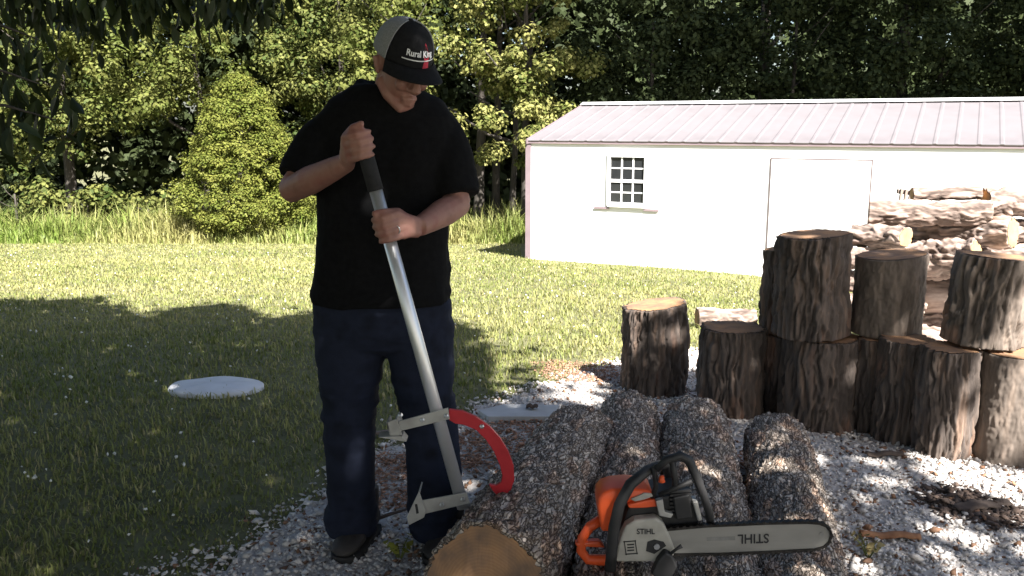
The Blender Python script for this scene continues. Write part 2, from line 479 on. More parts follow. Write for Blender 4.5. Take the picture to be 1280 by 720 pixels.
OCT = np.array([[1, 0, 0], [0, 1, 0], [-1, 0, 0], [0, -1, 0], [0, 0, 1], [0, 0, -1]], float)
OCF = np.array([[0, 1, 4], [1, 2, 4], [2, 3, 4], [3, 0, 4], [1, 0, 5], [2, 1, 5], [3, 2, 5], [0, 3, 5]])
def chips(pos, size, flat, col, tilt=.5):
    """irregular little stones or splinters: jittered octahedra"""
    n = len(pos)
    b = OCT[None] * (1 + rng.uniform(-.35, .35, (n, 6, 1))) + rng.normal(0, .14, (n, 6, 3))
    b = b * (size[:, None, None] * np.stack([np.ones(n), rng.uniform(.5, 1, n), flat], 1)[:, None, :])
    an = rng.uniform(0, 2 * math.pi, n); c, s = np.cos(an), np.sin(an)
    t = rng.normal(0, tilt, n); ct, st = np.cos(t), np.sin(t)
    x, y, z = b[..., 0], b[..., 1], b[..., 2]
    x, z = x * ct[:, None] - z * st[:, None], x * st[:, None] + z * ct[:, None]
    x, y = x * c[:, None] - y * s[:, None], x * s[:, None] + y * c[:, None]
    V = (np.stack([x, y, z], -1) + pos[:, None, :]).reshape(-1, 3)
    Fc = (OCF[None] + (np.arange(n) * 6)[:, None, None]).reshape(-1, 3)
    return V, Fc, np.repeat(col, 6, axis=0)

def cone(n, y0, y1, power=1.0, xl=-.62, xr=.66, mx=.6):
    """random ground points in and a little beyond the view"""
    u = rng.uniform(0, 1, n)
    if power == 1.0:
        y = y0 + (y1 - y0) * u
    else:
        k = 2 - power
        y = (y0 ** k + (y1 ** k - y0 ** k) * u) ** (1 / k) if abs(k) > 1e-6 else y0 * (y1 / y0) ** u
    x = rng.uniform(0, 1, n) * ((xr - xl) * y + 2 * mx) + xl * y - mx
    return x, y

DUST = [(ground(480, 590), .22), (ground(505, 622), .17), (ground(610, 565), .28), (ground(650, 540), .18), (ground(720, 466), .34),
        (ground(440, 640), .12), (ground(930, 580), .12), (ground(925, 620), .1)]
DEBRIS = [(ground(1205, 632), .20), (ground(1240, 645), .16)]
def blob(x, y, L):
    m = np.full(len(x), -1.0)
    for c, r in L:
        m = np.maximum(m, 1 - np.hypot((x - c.x), (y - c.y)) / r)
    return m + .35 * fbm(np.stack([x * 6, y * 6, x * 0], 1), 3, 21)

x, y = cone(135000, 1.75, 6.8, 1.6, xl=-.42, xr=.76, mx=.4)
gd = gravel_dist(x, y)
dm = blob(x, y, DUST); db = blob(x, y, DEBRIS)
keep = (gd > rng.uniform(-.12, .10, len(x))) & (rng.uniform(0, 1, len(x)) > np.clip(dm * 2.0, 0, .66)) & (rng.uniform(0, 1, len(x)) > np.clip(db * 2.2, 0, .72))
x, y = x[keep], y[keep]; n = len(x)
size = rng.gamma(3.0, .0022, n).clip(.0035, .024) * (1 + .05 * y)
pos = np.stack([x, y, gz(x, y) + .008 + size * rng.uniform(.0, .55, n)], 1)
g = rng.uniform(.48, .84, n) * (1 + .12 * fbm(pos * [2, 2, 0], 3, 31))
warm = rng.uniform(0, 1, n)
col = np.stack([g, g * (.965 - .05 * warm), g * (.93 - .10 * warm)], 1)
br = rng.uniform(0, 1, n) < .13
col[br] = np.array([.24, .13, .075]) * rng.uniform(.5, 1.5, (br.sum(), 1))
V, Fc, C = chips(pos, size, rng.uniform(.3, .7, n), col)
tag(mk('gravel', V, Fc, M['gravel'], col=C), 'white crushed stone mixed with wood chips over the yard', 'gravel', kind='stuff')

x, y = cone(120000, 2.0, 6.0, 1.4, xl=-.3, xr=.35)
dm = blob(x, y, DUST)
keep = dm > rng.uniform(.02, .28, len(x))
x, y = x[keep], y[keep]; n = len(x)
size = rng.gamma(3, .0023, n).clip(.003, .018)
pos = np.stack([x, y, gz(x, y) + .012 + .012 * rng.uniform(0, 1, n)], 1)
col = np.array([.42, .235, .150]) * rng.uniform(.6, 1.3, (n, 1))
V, Fc, C = chips(pos, size, rng.uniform(.15, .4, n), col, .3)
tag(mk('sawdust', V, Fc, M['sawdust'], col=C), 'orange brown sawdust and wood chips scattered on the gravel', 'sawdust', kind='stuff')

x, y = cone(60000, 2.4, 4.2, 1.0, xl=.2, xr=.68)
db = blob(x, y, DEBRIS)
keep = db > rng.uniform(.0, .9, len(x))
x, y = x[keep], y[keep]; n = len(x)
size = rng.gamma(3, .0042, n).clip(.005, .03)
pos = np.stack([x, y, gz(x, y) + .010 + .008 * rng.uniform(0, 1, n)], 1)
col = np.array([.09, .062, .048]) * rng.uniform(.5, 1.6, (n, 1))
V, Fc, C = chips(pos, size, rng.uniform(.2, .5, n), col, .4)
tag(mk('bark_litter', V, Fc, M['sawdust'], col=C), 'dark patch of loose bark crumbs on the gravel in front of the stumps', 'bark litter', kind='stuff')

# ------------------------------------------------------------------ grass
def blades(x, y, h, w, lean, col, name, label, z=None):
    n = len(x)
    z = gz(x, y) if z is None else z
    an = rng.uniform(0, 2 * math.pi, n)
    d = np.stack([np.cos(an), np.sin(an), np.zeros(n)], 1)
    s = np.stack([-np.sin(an), np.cos(an), np.zeros(n)], 1) * (w[:, None] / 2)
    b0 = np.stack([x, y, z - .004], 1)
    l = lean * h
    p1 = b0 + d * (l * .3)[:, None] + np.array([0, 0, 1]) * (h * .6)[:, None]
    p2 = b0 + d * l[:, None] + np.array([0, 0, 1]) * (h * (1 - .25 * lean))[:, None]
    V = np.stack([b0 - s, b0 + s, p1 + s * .75, p1 - s * .75, p2], 1).reshape(-1, 3)
    k = (np.arange(n) * 5)[:, None]
    T = np.concatenate([k + np.array([[0, 1, 2]]), k + np.array([[0, 2, 3]]), k + np.array([[3, 2, 4]])], 0)
    C = np.repeat(col, 5, axis=0)
    return tag(mk(name, V, T, M['grass'], col=C), label, 'grass', kind='stuff')

def grasscol(x, y, n):
    pat = fbm(np.stack([x * .8, y * .8, x * 0], 1), 4, 41)
    p2 = fbm(np.stack([x * 3.5, y * 3.5, x * 0], 1), 2, 47)
    t = np.clip(.5 + .8 * pat + .35 * p2 + rng.normal(0, .25, n), 0, 1)[:, None]
    c = np.array([.16, .192, .048]) * (1 - t) + np.array([.34, .33, .125]) * t
    dry = rng.uniform(0, 1, n) < .10
    c[dry] = np.array([.42, .36, .17])
    return c * rng.uniform(.75, 1.25, (n, 1))

x, y = cone(270000, 2.0, 23.5, 1.6, mx=.7)
gd = gravel_dist(x, y)
shed_s = y + .51 * x
keep = (gd < rng.uniform(-.13, .06, len(x))) & ~((x > .2) & (shed_s > 17.15))
x, y = x[keep], y[keep]; n = len(x)
thin = fbm(np.stack([x * 1.6, y * 1.6, x * 0], 1), 3, 77)
h = rng.gamma(7, .0044, n).clip(.010, .075) * (1 + .35 * thin) * np.where(gravel_dist(x, y) > -.3, .7, 1) * (1 + .012 * y)
w = rng.uniform(.003, .0062, n) * (1 + .14 * y)
blades(x, y, h, w, rng.uniform(.15, 1.0, n), grasscol(x, y, n), 'lawn_grass', 'short mown lawn grass sloping down to the wood and the shed')

n = 34000
x = rng.uniform(-19, 2.5, n); y = 21.8 + rng.gamma(2.2, .9, n)
h = rng.gamma(9, .055, n).clip(.15, 1.2) * np.clip((y - 21.3) / 1.8, .35, 1.25) * (1 + .5 * fbm(np.stack([x * .9, y * .9, x * 0], 1), 3, 51))
pat = np.clip(.5 + fbm(np.stack([x * .7, y * .4, x * 0], 1), 3, 55) + rng.normal(0, .2, n), 0, 1)[:, None]
c = (np.array([.14, .20, .035]) * (1 - pat) + np.array([.33, .31, .12]) * pat) * rng.uniform(.7, 1.25, (n, 1))
blades(x, y, h.clip(.1, 1.25), rng.uniform(.018, .042, n), rng.uniform(.1, .9, n), c, 'tall_weeds', 'tall unmown grass and weeds along the edge of the wood')

# clover heads, fallen leaves dotted in the lawn
x, y = cone(2600, 2.2, 20, 1.3, mx=.4)
keep = (gravel_dist(x, y) < -.15) & ~((x > .2) & (y + .51 * x > 17)) & (rng.uniform(0, 1, len(x)) < .28)
x, y = x[keep], y[keep]; n = len(x)
pos = np.stack([x, y, gz(x, y) + rng.uniform(.03, .075, n)], 1)
V, Fc, C = chips(pos, rng.uniform(.005, .010, n) * (1 + .04 * y), rng.uniform(.6, 1, n), np.ones((n, 3)))
tag(mk('clover_flowers', V, Fc, M['petal']), 'tiny white clover heads dotted through the lawn', 'clover', kind='stuff')

# ------------------------------------------------------------------ leaves and trees
def leafmesh(c, size, nrm, col, aspect=.55, fold=.25, droop=None, simple=False):
    """leaf blades, six corners each: c centres, nrm normals, size lengths"""
    n = len(c)
    nrm = nrm / (np.linalg.norm(nrm, axis=1)[:, None] + 1e-9)
    a = rng.normal(size=(n, 3)) if droop is None else droop
    a = a - nrm * (a * nrm).sum(1)[:, None]; a /= (np.linalg.norm(a, axis=1)[:, None] + 1e-9)
    b = np.cross(nrm, a)
    L = size[:, None] / 2; W = L * aspect; f = W * fold
    if simple:
        V = np.stack([c - a * L, c + b * W - nrm * f, c + a * L, c - b * W - nrm * f], 1).reshape(-1, 3)
        return V, np.arange(n * 4).reshape(-1, 4), np.repeat(col, 4, axis=0)
    V = np.stack([c - a * L, c - a * L * .2 + b * W - nrm * f, c + a * L * .45 + b * W * .7 - nrm * f, c + a * L,
                  c + a * L * .45 - b * W * .7 - nrm * f, c - a * L * .2 - b * W - nrm * f], 1).reshape(-1, 3)
    k = (np.arange(n) * 6)[:, None]
    T = np.concatenate([k + np.array([[0, 1, 2, 3]]), k + np.array([[0, 3, 4, 5]])], 0)
    return V, T, np.repeat(col, 6, axis=0)

def clump_crown(clumps, per, leaf, spread, c1, c2, upness=.5, flat=.7):
    """clumps: (k,4) centres and radii; leaves gathered round each clump so light and dark tufts form"""
    k = len(clumps)
    ctr = np.repeat(clumps[:, :3], per, axis=0); rad = np.repeat(clumps[:, 3], per)
    d = rng.normal(size=(k * per, 3)); d /= np.linalg.norm(d, axis=1)[:, None]
    rr = rng.uniform(.25, 1, len(d)) ** .6
    off = d * (rr * rad)[:, None] * np.array([1, 1, flat]) * spread
    nrm = d + np.array([0, 0, upness]) + rng.normal(0, .38, d.shape)
    t = np.clip(rng.normal(.5, .28, len(d)) + np.repeat(rng.normal(0, .22, k), per), 0, 1)[:, None]
    col = (c1 * (1 - t) + c2 * t) * rng.uniform(.75, 1.25, (len(d), 1))
    return ctr + off, leaf * rng.uniform(.65, 1.35, len(d)), nrm, col

def trunk_mesh(base_, top, r0, r1, limbs=5, seed=0, lo=.4, reach=1.8):
    rs = random.Random(seed); mb = MB()
    b, t = np.array(base_, float), np.array(top, float); pts = []
    for i in range(7):
        f = i / 6
        pts.append(b * (1 - f) + t * f + np.array([rs.uniform(-1, 1), rs.uniform(-1, 1), 0]) * .12 * f * (1 - f) * 4 * r0 * 3)
    mb.tube(pts, [r0 * 1.45] + [r0 * (1 - f) + r1 * f for f in [i / 6 for i in range(1, 7)]], 10)
    for i in range(limbs):
        f = lo + (1 - lo) * (i + .3) / limbs
        s = b * (1 - f) + t * f; an = rs.uniform(0, 6.28); L = reach * rs.uniform(.6, 1.2)
        e = s + np.array([math.cos(an) * L, math.sin(an) * L, L * rs.uniform(.4, .9)])
        m = (s + e) / 2 + np.array([0, 0, -.1 * L])
        rr = (r0 * (1 - f) + r1 * f) * .5
        mb.tube([s, m, e], [rr, rr * .7, rr * .25], 7)
    return mb

def tree(name, x, y, clumps, per, leaf, c1, c2, label, group, trunk_top, r0, spread=1.0, limbs=6, lo=.35, reach=1.8, cat='tree', upness=.5, flat=.75):
    z0 = gzf(x, y)
    t = empty(name, (x, y, z0)); tag(t, label, cat, group)
    trunk_mesh((x, y, z0 - .1), (x, y, trunk_top), r0, r0 * .3, limbs, int(abs(x * 31 + y * 7)), lo, reach).build('trunk', M['trunk'], t, True, True)
    c, s, nr, col = clump_crown(clumps, per, leaf, spread, np.array(c1), np.array(c2), upness, flat)
    V, T, C = leafmesh(c, s, nr, col, .7, simple=True)
    mk('crown', V, T, M['leaf'], t, False, True, C)
    return t

def shell(cx, cy, cz, rx, ry, rz, k, cr, jitter=.2, zmin=None, inner=.55, front=0.0):
    """clump centres spread through an ellipsoid, mostly near its surface"""
    d = rng.normal(size=(k, 3)); d /= np.linalg.norm(d, axis=1)[:, None]
    if front: d[:, 1] -= front; d /= np.linalg.norm(d, axis=1)[:, None]
    r = rng.uniform(inner, 1.0, k) + rng.normal(0, jitter * .4, k)
    p = d * r[:, None] * np.array([rx, ry, rz]) + np.array([cx, cy, cz])
    if zmin is not None: p[:, 2] = np.maximum(p[:, 2], zmin + rng.uniform(0, .6, k))
    return np.column_stack([p, cr * rng.uniform(.6, 1.35, k)])

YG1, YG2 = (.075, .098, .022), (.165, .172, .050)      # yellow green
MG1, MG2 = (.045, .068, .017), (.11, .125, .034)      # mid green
DG1, DG2 = (.030, .042, .018), (.055, .070, .028)     # dark green, shade of the wood put into the colour

# lit wood edge on the left
W = 'trees along the wood edge'
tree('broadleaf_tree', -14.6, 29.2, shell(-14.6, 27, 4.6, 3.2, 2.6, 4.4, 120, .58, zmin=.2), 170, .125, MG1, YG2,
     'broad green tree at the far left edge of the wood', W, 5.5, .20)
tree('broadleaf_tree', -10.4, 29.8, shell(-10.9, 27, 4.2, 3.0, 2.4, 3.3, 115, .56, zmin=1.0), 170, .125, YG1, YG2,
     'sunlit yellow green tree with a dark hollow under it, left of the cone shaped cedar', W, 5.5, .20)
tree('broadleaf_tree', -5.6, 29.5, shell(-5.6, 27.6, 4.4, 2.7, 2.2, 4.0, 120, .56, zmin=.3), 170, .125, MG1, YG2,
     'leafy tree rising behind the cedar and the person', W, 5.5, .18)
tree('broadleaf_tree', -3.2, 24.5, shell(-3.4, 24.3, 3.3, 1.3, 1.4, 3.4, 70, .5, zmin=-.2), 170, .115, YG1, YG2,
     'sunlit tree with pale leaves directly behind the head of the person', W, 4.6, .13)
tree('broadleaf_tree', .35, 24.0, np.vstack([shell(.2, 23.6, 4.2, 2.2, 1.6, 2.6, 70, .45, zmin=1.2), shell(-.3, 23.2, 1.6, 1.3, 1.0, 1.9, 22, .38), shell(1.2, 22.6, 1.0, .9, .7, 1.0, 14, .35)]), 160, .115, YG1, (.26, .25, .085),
     'sunlit loose leaved tree beside the left end of the shed', W, 5.2, .15)

# conical cedar
cx, cy = -7.2, 23.6
zz = gzf(cx, cy)
k = 420; hh = rng.uniform(0, 1, k) ** 1.25
an = rng.uniform(0, 6.283, k)
rad = 1.98 * (1 - hh) ** .58 * np.clip(.55 + hh * 4, 0, 1) * rng.uniform(.72, 1.04, k)
cl = np.column_stack([cx + np.cos(an) * rad, cy + np.sin(an) * rad, zz + .35 + hh * 3.9, rng.uniform(.22, .40, k)])
tree('cedar_tree', cx, cy, cl, 150, .065, (.095, .120, .022), (.18, .185, .042), 'cone shaped yellow green cedar standing in the tall weeds', W, zz + 4.0, .12, limbs=8, lo=.1, reach=.9, upness=.9, flat=.6)

# shaded wood behind the shed: high unseen crowns added for shade, leaf colours darkened for it too
for (tx, ty, cz, rx, rz, lab) in [(6.3, 18.8, 10.6, 3.7, 3.6, 'tall dark tree with an unseen crown over the left half of the shed, added for shade'),
                                  (9.6, 17.2, 11.4, 4.4, 4.0, 'tall dark tree with an unseen crown over the middle of the shed, added for shade'),
                                  (13.4, 16.0, 11.4, 4.6, 4.2, 'tall dark tree with an unseen crown by the right end of the shed, added for shade')]:
    tree('wood_shading_tree', tx + 1.0, ty + 7.5, shell(tx, ty, cz, rx, rx, rz, 150, .75, inner=.3, zmin=6.6), 75, .28, DG1, DG2, lab, 'tall trees added to shade the wood', 9.5, .24, limbs=7, lo=.45, reach=2.2)
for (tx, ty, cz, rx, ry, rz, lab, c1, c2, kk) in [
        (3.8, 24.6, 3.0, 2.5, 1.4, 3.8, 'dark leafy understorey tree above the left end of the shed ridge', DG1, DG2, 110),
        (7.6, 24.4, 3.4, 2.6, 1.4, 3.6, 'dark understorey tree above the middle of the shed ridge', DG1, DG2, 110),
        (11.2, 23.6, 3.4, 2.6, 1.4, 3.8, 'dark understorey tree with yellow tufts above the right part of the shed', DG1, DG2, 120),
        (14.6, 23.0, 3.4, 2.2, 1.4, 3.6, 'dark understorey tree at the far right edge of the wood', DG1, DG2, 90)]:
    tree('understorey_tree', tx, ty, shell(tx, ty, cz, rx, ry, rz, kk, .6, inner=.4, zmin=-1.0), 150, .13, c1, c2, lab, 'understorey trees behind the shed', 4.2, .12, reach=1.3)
# big tree added out of view on the right that keeps the wood behind the shed in shade
tree('wood_shading_tree', 16.5, 14.0, shell(16.5, 14.0, 9.5, 4.6, 4.6, 4.6, 150, .8, inner=.2), 60, .26, DG1, DG2, 'unseen tall dark tree added right of the shed for shade', 'tall trees added to shade the wood', 9.5, .26)
# slender trunks in the dark gap between the person and the shed
for i, (u, Y, r) in enumerate([(598, 25.4, .16), (618, 26.3, .13), (640, 25.8, .10), (655, 26.8, .14)]):
    p = P(u, 290, Y); z0 = gzf(p.x, Y)
    t = empty('tree_trunk', (p.x, Y, z0))
    tag(t, ['thickest bare grey trunk in the dark gap right of the person', 'second bare trunk from the person in the dark gap', 'thin bare trunk third from the person in the dark gap', 'bare trunk nearest the shed corner in the dark gap'][i], 'tree', 'bare trunks between the person and the shed')
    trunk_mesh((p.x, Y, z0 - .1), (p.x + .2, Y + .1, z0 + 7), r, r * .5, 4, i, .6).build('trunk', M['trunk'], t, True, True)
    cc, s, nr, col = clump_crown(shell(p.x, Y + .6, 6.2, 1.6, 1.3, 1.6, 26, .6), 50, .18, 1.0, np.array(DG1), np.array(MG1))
    V, T, C = leafmesh(cc, s, nr, col, .7, simple=True); mk('crown', V, T, M['leaf'], t, False, True, C)
# the wood beyond, one mass
k = 3000
cl = np.column_stack([rng.uniform(-25, 27, k), rng.uniform(30.5, 36, k), np.where(rng.uniform(0, 1, k) < .75, rng.uniform(-2.0, 7.0, k), rng.uniform(6, 12.5, k)), rng.uniform(.8, 1.5, k)])
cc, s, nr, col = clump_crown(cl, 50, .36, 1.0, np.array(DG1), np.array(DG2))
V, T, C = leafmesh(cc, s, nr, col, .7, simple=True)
tag(mk('far_wood', V, T, M['leaf'], col=C), 'dense dark wood filling the background behind the nearer trees', 'woodland', kind='stuff')
# low shrubs in front of the hollow, left
for i, (u, Y, rr_, hh_) in enumerate([(20, 25.2, 1.3, 1.2), (110, 25.6, 1.1, .9), (185, 25.4, .9, .8)]):
    p = P(u, 262, Y); z0 = gzf(p.x, Y)
    t = empty('shrub', (p.x, Y, z0))
    tag(t, ['wide leafy shrub at the left edge of the picture under the trees', 'low shrub in the shade between the other two shrubs', 'small low shrub just left of the cedar'][i], 'shrub', 'shrubs under the wood edge')
    trunk_mesh((p.x, Y, z0 - .05), (p.x, Y, z0 + hh_), .05, .02, 5, i, .1, .6).build('stem', M['trunk'], t, True, True)
    cc, s, nr, col = clump_crown(shell(p.x, Y, z0 + hh_ * .8, rr_, .8, hh_ * .8, 34, .36), 50, .13, 1.0, np.array(MG1), np.array(YG2))
    V, T, C = leafmesh(cc, s, nr, col, .7, simple=True); mk('foliage', V, T, M['leaf'], t, False, True, C)

# ------------------------------------------------------------------ the shade tree over the yard
st = empty('shade_tree', (4.6, -5.2, 0))
tag(st, 'large shade tree whose drooping leaves hang into the top left corner', 'tree')
tb = MB()
tb.tube([(4.6, -5.2, -.2), (4.5, -5.1, .5), (4.3, -5.0, 2), (4.1, -4.8, 3.4)], [.52, .38, .33, .30], 14)
tb.build('trunk', M['trunk'], st, True, True)
for e, m in [((-4.2, 3.6, 4.8), (0, -1.4, 4.4)), ((1.2, 2.2, 5.4), (2.6, -2.0, 4.8)), ((4.6, 1.2, 6.0), (4.6, -2.2, 5.0)), ((-4.5, -2.5, 5.6), (-.4, -4.2, 4.9)), ((-1.9, 3.5, 2.5), (.6, -1.2, 4.3))]:
    MB().tube([(4.1, -4.8, 3.3), m, tuple((np.array(m) * .4 + np.array(e) * .6) + np.array([0, 0, .25])), e], [.17, .12, .07, .02], 9).build('limb', M['trunk'], st, True, True)

lit_px = [(-40, 378), (60, 380), (130, 376), (185, 402), (235, 388), (300, 384), (345, 402), (400, 392), (470, 405), (560, 398), (612, 416), (650, 436), (640, 470), (618, 500), (640, 517), (700, 518)]
lp = [ground(u, v) for u, v in lit_px]
sbx = np.array([p.x for p in lp] + [.56, .62, 1.1, 1.7, 2.2, 3.4]); sby = np.array([p.y for p in lp] + [4.6, 5.3, 5.45, 5.4, 5.0, 4.3])
def shade(x, y):
    """wanted leaf cover for the ground point (x, y): 1 deep in the tree's shade, 0 in the sun"""
    o = np.argsort(sbx)
    yb = np.interp(x, sbx[o], sby[o])
    s = np.clip((yb - y) / .25, 0, 1) * (1 - .0 * x)
    s = s * np.where(x > 1.5, np.where(y > 3.3, np.clip(1 - (x - 1.5) * 3.0, .05, 1), .55), 1)
    s = s * np.where((x > .75) & (y < 3.3), .72, 1)
    return s
n = 15000
gx_ = rng.uniform(-13, 4.2, n); gy_ = rng.uniform(-3.0, 9.5, n)
kp = rng.uniform(0, 1, n) < shade(gx_, gy_) * np.where(gx_ < -.2, 1, np.where((gy_ > 3.9) & (gx_ < 1.7), 1.1, .58))
gx_, gy_ = gx_[kp], gy_[kp]; n = len(gx_)
zc = rng.uniform(3.5, 6.4, n)
ctr = np.stack([gx_, gy_, np.zeros(n)], 1) + np.array(S)[None] * (zc / S.z)[:, None]
per = 12
c0 = np.repeat(ctr, per, axis=0) + rng.normal(0, .16, (n * per, 3))
gp = c0[:, :2] - np.array(S)[None, :2] * (c0[:, 2] / S.z)[:, None]       # where each leaf's own shadow lands
kp = rng.uniform(0, 1, len(c0)) < .25 + .75 * (shade(gp[:, 0], gp[:, 1]) > .08)
c0 = c0[kp]; n = len(c0)
t = rng.uniform(0, 1, (n, 1))
V, T, C = leafmesh(c0, rng.uniform(.12, .22, n), rng.normal(size=(n, 3)) + [0, 0, .8], np.array([.030, .048, .014]) * (1 - t) + np.array([.055, .078, .022]) * t, .62, simple=True)
mk('crown', V, T, M['canopy'], st, False, True, C)
# drooping outer sprays seen at the top left
cs, dr = [], []
def spray(u0, v0, u1, v1, Y, k, vj):
    a, b = np.array(P(u0, v0, Y)), np.array(P(u1, v1, Y + .15))
    MB().tube([a, (a + b) / 2 + np.array([0, 0, .02]), b], [.007, .005, .002], 5).build('twig', M['trunk'], st, True, True)
    for i in range(k):
        f = rng.uniform(0, 1)
        p = a * (1 - f) + b * f + np.array([rng.normal(0, .05), rng.normal(0, .10), -abs(rng.normal(0, vj)) - .03])
        cs.append(p); dr.append([rng.normal(0, .35), rng.normal(0, .3), -1])
for (u0, v0, u1, v1, Y, k, vj) in [(-60, -40, 120, 0, 3.3, 110, .05), (60, -40, 230, 0, 3.5, 110, .055), (170, -40, 335, -6, 3.6, 90, .05), (-40, -10, 150, 28, 3.8, 60, .05), (150, -20, 300, 10, 3.9, 50, .04),
                                  (-70, 20, 50, 50, 2.9, 80, .08), (-70, 80, 50, 105, 2.7, 60, .08), (-60, 130, 70, 150, 2.6, 34, .06), (250, -40, 370, -12, 3.6, 20, .03)]:
    spray(u0, v0, u1, v1, Y, k, vj)

cs = np.array(cs); dr = np.array(dr); n = len(cs)
nr = rng.normal(size=(n, 3)) * [1, 1, .4]
V, T, C = leafmesh(cs, rng.uniform(.06, .105, n), nr, np.array([.022, .034, .010]) * rng.uniform(.7, 1.4, (n, 1)), aspect=.40, fold=.5, droop=dr)
mk('drooping_leaves', V, T, M['canopy'], st, False, True, C)

# ------------------------------------------------------------------ shed
SA = math.atan2(-.455, .89)
p0 = P(661, 323, 17.0)
shed = empty('metal_shed', (p0.x, 17.0, p0.z), (0, 0, SA))
tag(shed, 'white metal shed with a pinkish ribbed roof on the lawn before the wood', 'shed')
SM = chain(shed); SMi = SM.inverted()
def wall_px(u, v):               # pixel -> (x, z) on the front wall of the shed
    o = SMi @ CAM; d = SMi.to_3x3() @ ray(u, v)
    q = o + d * (-o.y / d.y)
    return q.x, q.z
LEN, DEP, EAVE = 11.0, 5.4, wall_px(662, 175)[1]
RISE = .70
WT = .08
MB().box((LEN / 2, WT / 2, EAVE / 2 - .15), (LEN, WT, EAVE + .3)).build('wall', M['white_metal'], shed)
MB().box((LEN / 2, DEP - WT / 2, EAVE / 2 - .15), (LEN, WT, EAVE + .3)).build('wall', M['white_metal'], shed)
for xx in (0, LEN - WT):
    MB().prism([(xx, WT, -.3), (xx, DEP - WT, -.3), (xx, DEP - WT, EAVE), (xx, DEP / 2, EAVE + RISE - .05), (xx, WT, EAVE)], (WT, 0, 0)).build('gable_wall', M['white_metal'], shed)
for xx, yy in ((-.012, -.012), (LEN + .012, -.012)):
    MB().box((xx, yy + .04, EAVE / 2 - .1), (.11, .10, EAVE + .2)).build('corner_trim', M['trim_dark'], shed)
# roof sheets with ribs, shared between the two slopes
SL = math.hypot(DEP / 2, RISE) + .07
PW = LEN / 12 + .0
prof = []
for r_ in range(3):
    a = r_ * PW / 3
    prof += [(a, 0), (a + PW / 3 - .075, 0), (a + PW / 3 - .055, .008), (a + PW / 3 - .02, .008), (a + PW / 3, 0)]
pv = [(a, 0, b) for a, b in prof] + [(a, SL, b) for a, b in prof] + [(a, 0, b - .012) for a, b in prof] + [(a, SL, b - .012) for a, b in prof]
k = len(prof)
pf = [(i, i + 1, i + 1 + k, i + k) for i in range(k - 1)] + [(i + 2 * k, i + 3 * k, i + 1 + 3 * k, i + 1 + 2 * k) for i in range(k - 1)] + [(i, i + 2 * k, i + 1 + 2 * k, i + 1) for i in range(k - 1)]
sheet = None
slope = math.atan2(RISE, DEP / 2)
for side in (0, 1):
    for i in range(12):
        if sheet is None:
            o = mk('roof_panel', pv, pf, M['roof_metal'], shed); sheet = o
        else:
            o = sheet.copy(); COL.objects.link(o); o.parent = shed
        if side == 0:
            o.location = (i * PW, -.06, EAVE + .012 - .06 * math.tan(slope)); o.rotation_euler = (slope, 0, 0)
        else:
            o.location = ((i + 1) * PW, DEP + .06, EAVE + .012 - .06 * math.tan(slope)); o.rotation_euler = (slope, 0, math.pi)
MB().prism([(-.03, DEP / 2 - .17, EAVE + RISE + .005), (-.03, DEP / 2, EAVE + RISE + .062), (-.03, DEP / 2 + .17, EAVE + RISE + .005), (-.03, DEP / 2, EAVE + RISE + .045)], (LEN + .06, 0, 0)).build('ridge_cap', M['white_trim'], shed)
MB().box((LEN / 2, -.022, EAVE - .035), (LEN + .02, .04, .055)).build('eave_trim', M['trim_dark'], shed)
for xx in (-.015, LEN + .015):
    MB().prism([(xx - .015, -.07, EAVE - .07), (xx - .015, -.07, EAVE + .02), (xx - .015, DEP / 2, EAVE + RISE + .03), (xx - .015, DEP + .07, EAVE + .02), (xx - .015, DEP + .07, EAVE - .07), (xx - .015, DEP / 2, EAVE + RISE - .07)], (.03, 0, 0)).build('rake_trim', M['trim_dark'], shed)
# window: two sashes of six panes
wx0, wz1 = wall_px(764, 196); wx1, wz0 = wall_px(805, 254)
ww, wh = wx1 - wx0, wz1 - wz0
win = MB()
for (cx_, cz_, sx, sz) in [(wx0 - .03, (wz0 + wz1) / 2, .06, wh + .12), (wx1 + .03, (wz0 + wz1) / 2, .06, wh + .12), ((wx0 + wx1) / 2, wz1 + .03, ww, .06), ((wx0 + wx1) / 2, wz0 - .03, ww, .06)]:
    win.box((cx_, -.02, cz_), (sx, .06, sz))
win = win.build('window', M['white_trim'], shed)
zm = wz0 + wh * .475
MB().box(((wx0 + wx1) / 2, -.016, zm), (ww, .03, .055)).build('meeting_rail', M['white_trim'], win)
for (z0, z1) in ((wz0, zm - .0275), (zm + .0275, wz1)):
    for i in (1, 2):
        MB().box((wx0 + ww * i / 3, -.012, (z0 + z1) / 2), (.028, .016, z1 - z0)).build('glazing_bar', M['white_trim'], win)
    for i in range(3):
        a, b = wx0 + ww * i / 3 + (.014 if i else 0), wx0 + ww * (i + 1) / 3 - (.014 if i < 2 else 0)
        MB().box(((a + b) / 2, -.0125, (z0 + z1) / 2), (b - a, .013, .024)).build('glazing_bar', M['white_trim'], win)
        for (q0, q1) in ((z0, (z0 + z1) / 2 - .012), ((z0 + z1) / 2 + .012, z1)):
            MB().box(((a + b) / 2, -.004, (q0 + q1) / 2), (b - a, .006, q1 - q0)).build('pane', M['glass'], win)
MB().box(((wx0 + wx1) / 2, -.04, wz0 - .075), (ww + .06, .05, .022)).build('window_sill', M['white_trim'], shed)
for (ua, ub, vb) in ((744, 761, 258), (806, 823, 261)):
    a, zb = wall_px(ua, vb); b, _ = wall_px(ub, vb)
    sh = MB().box(((a + b) / 2, -.008, (zb + wz1 + .03) / 2), (b - a, .014, wz1 + .03 - zb)).build('shutter', M['white_trim'], shed, bevel=.002)
    MB().box(((a + b) / 2, -.020, zb - .022), (b - a + .02, .036, .03)).build('shutter_shadow_strip', M['trim_dark'], sh)  # dark strip standing for the shadow below the shutter
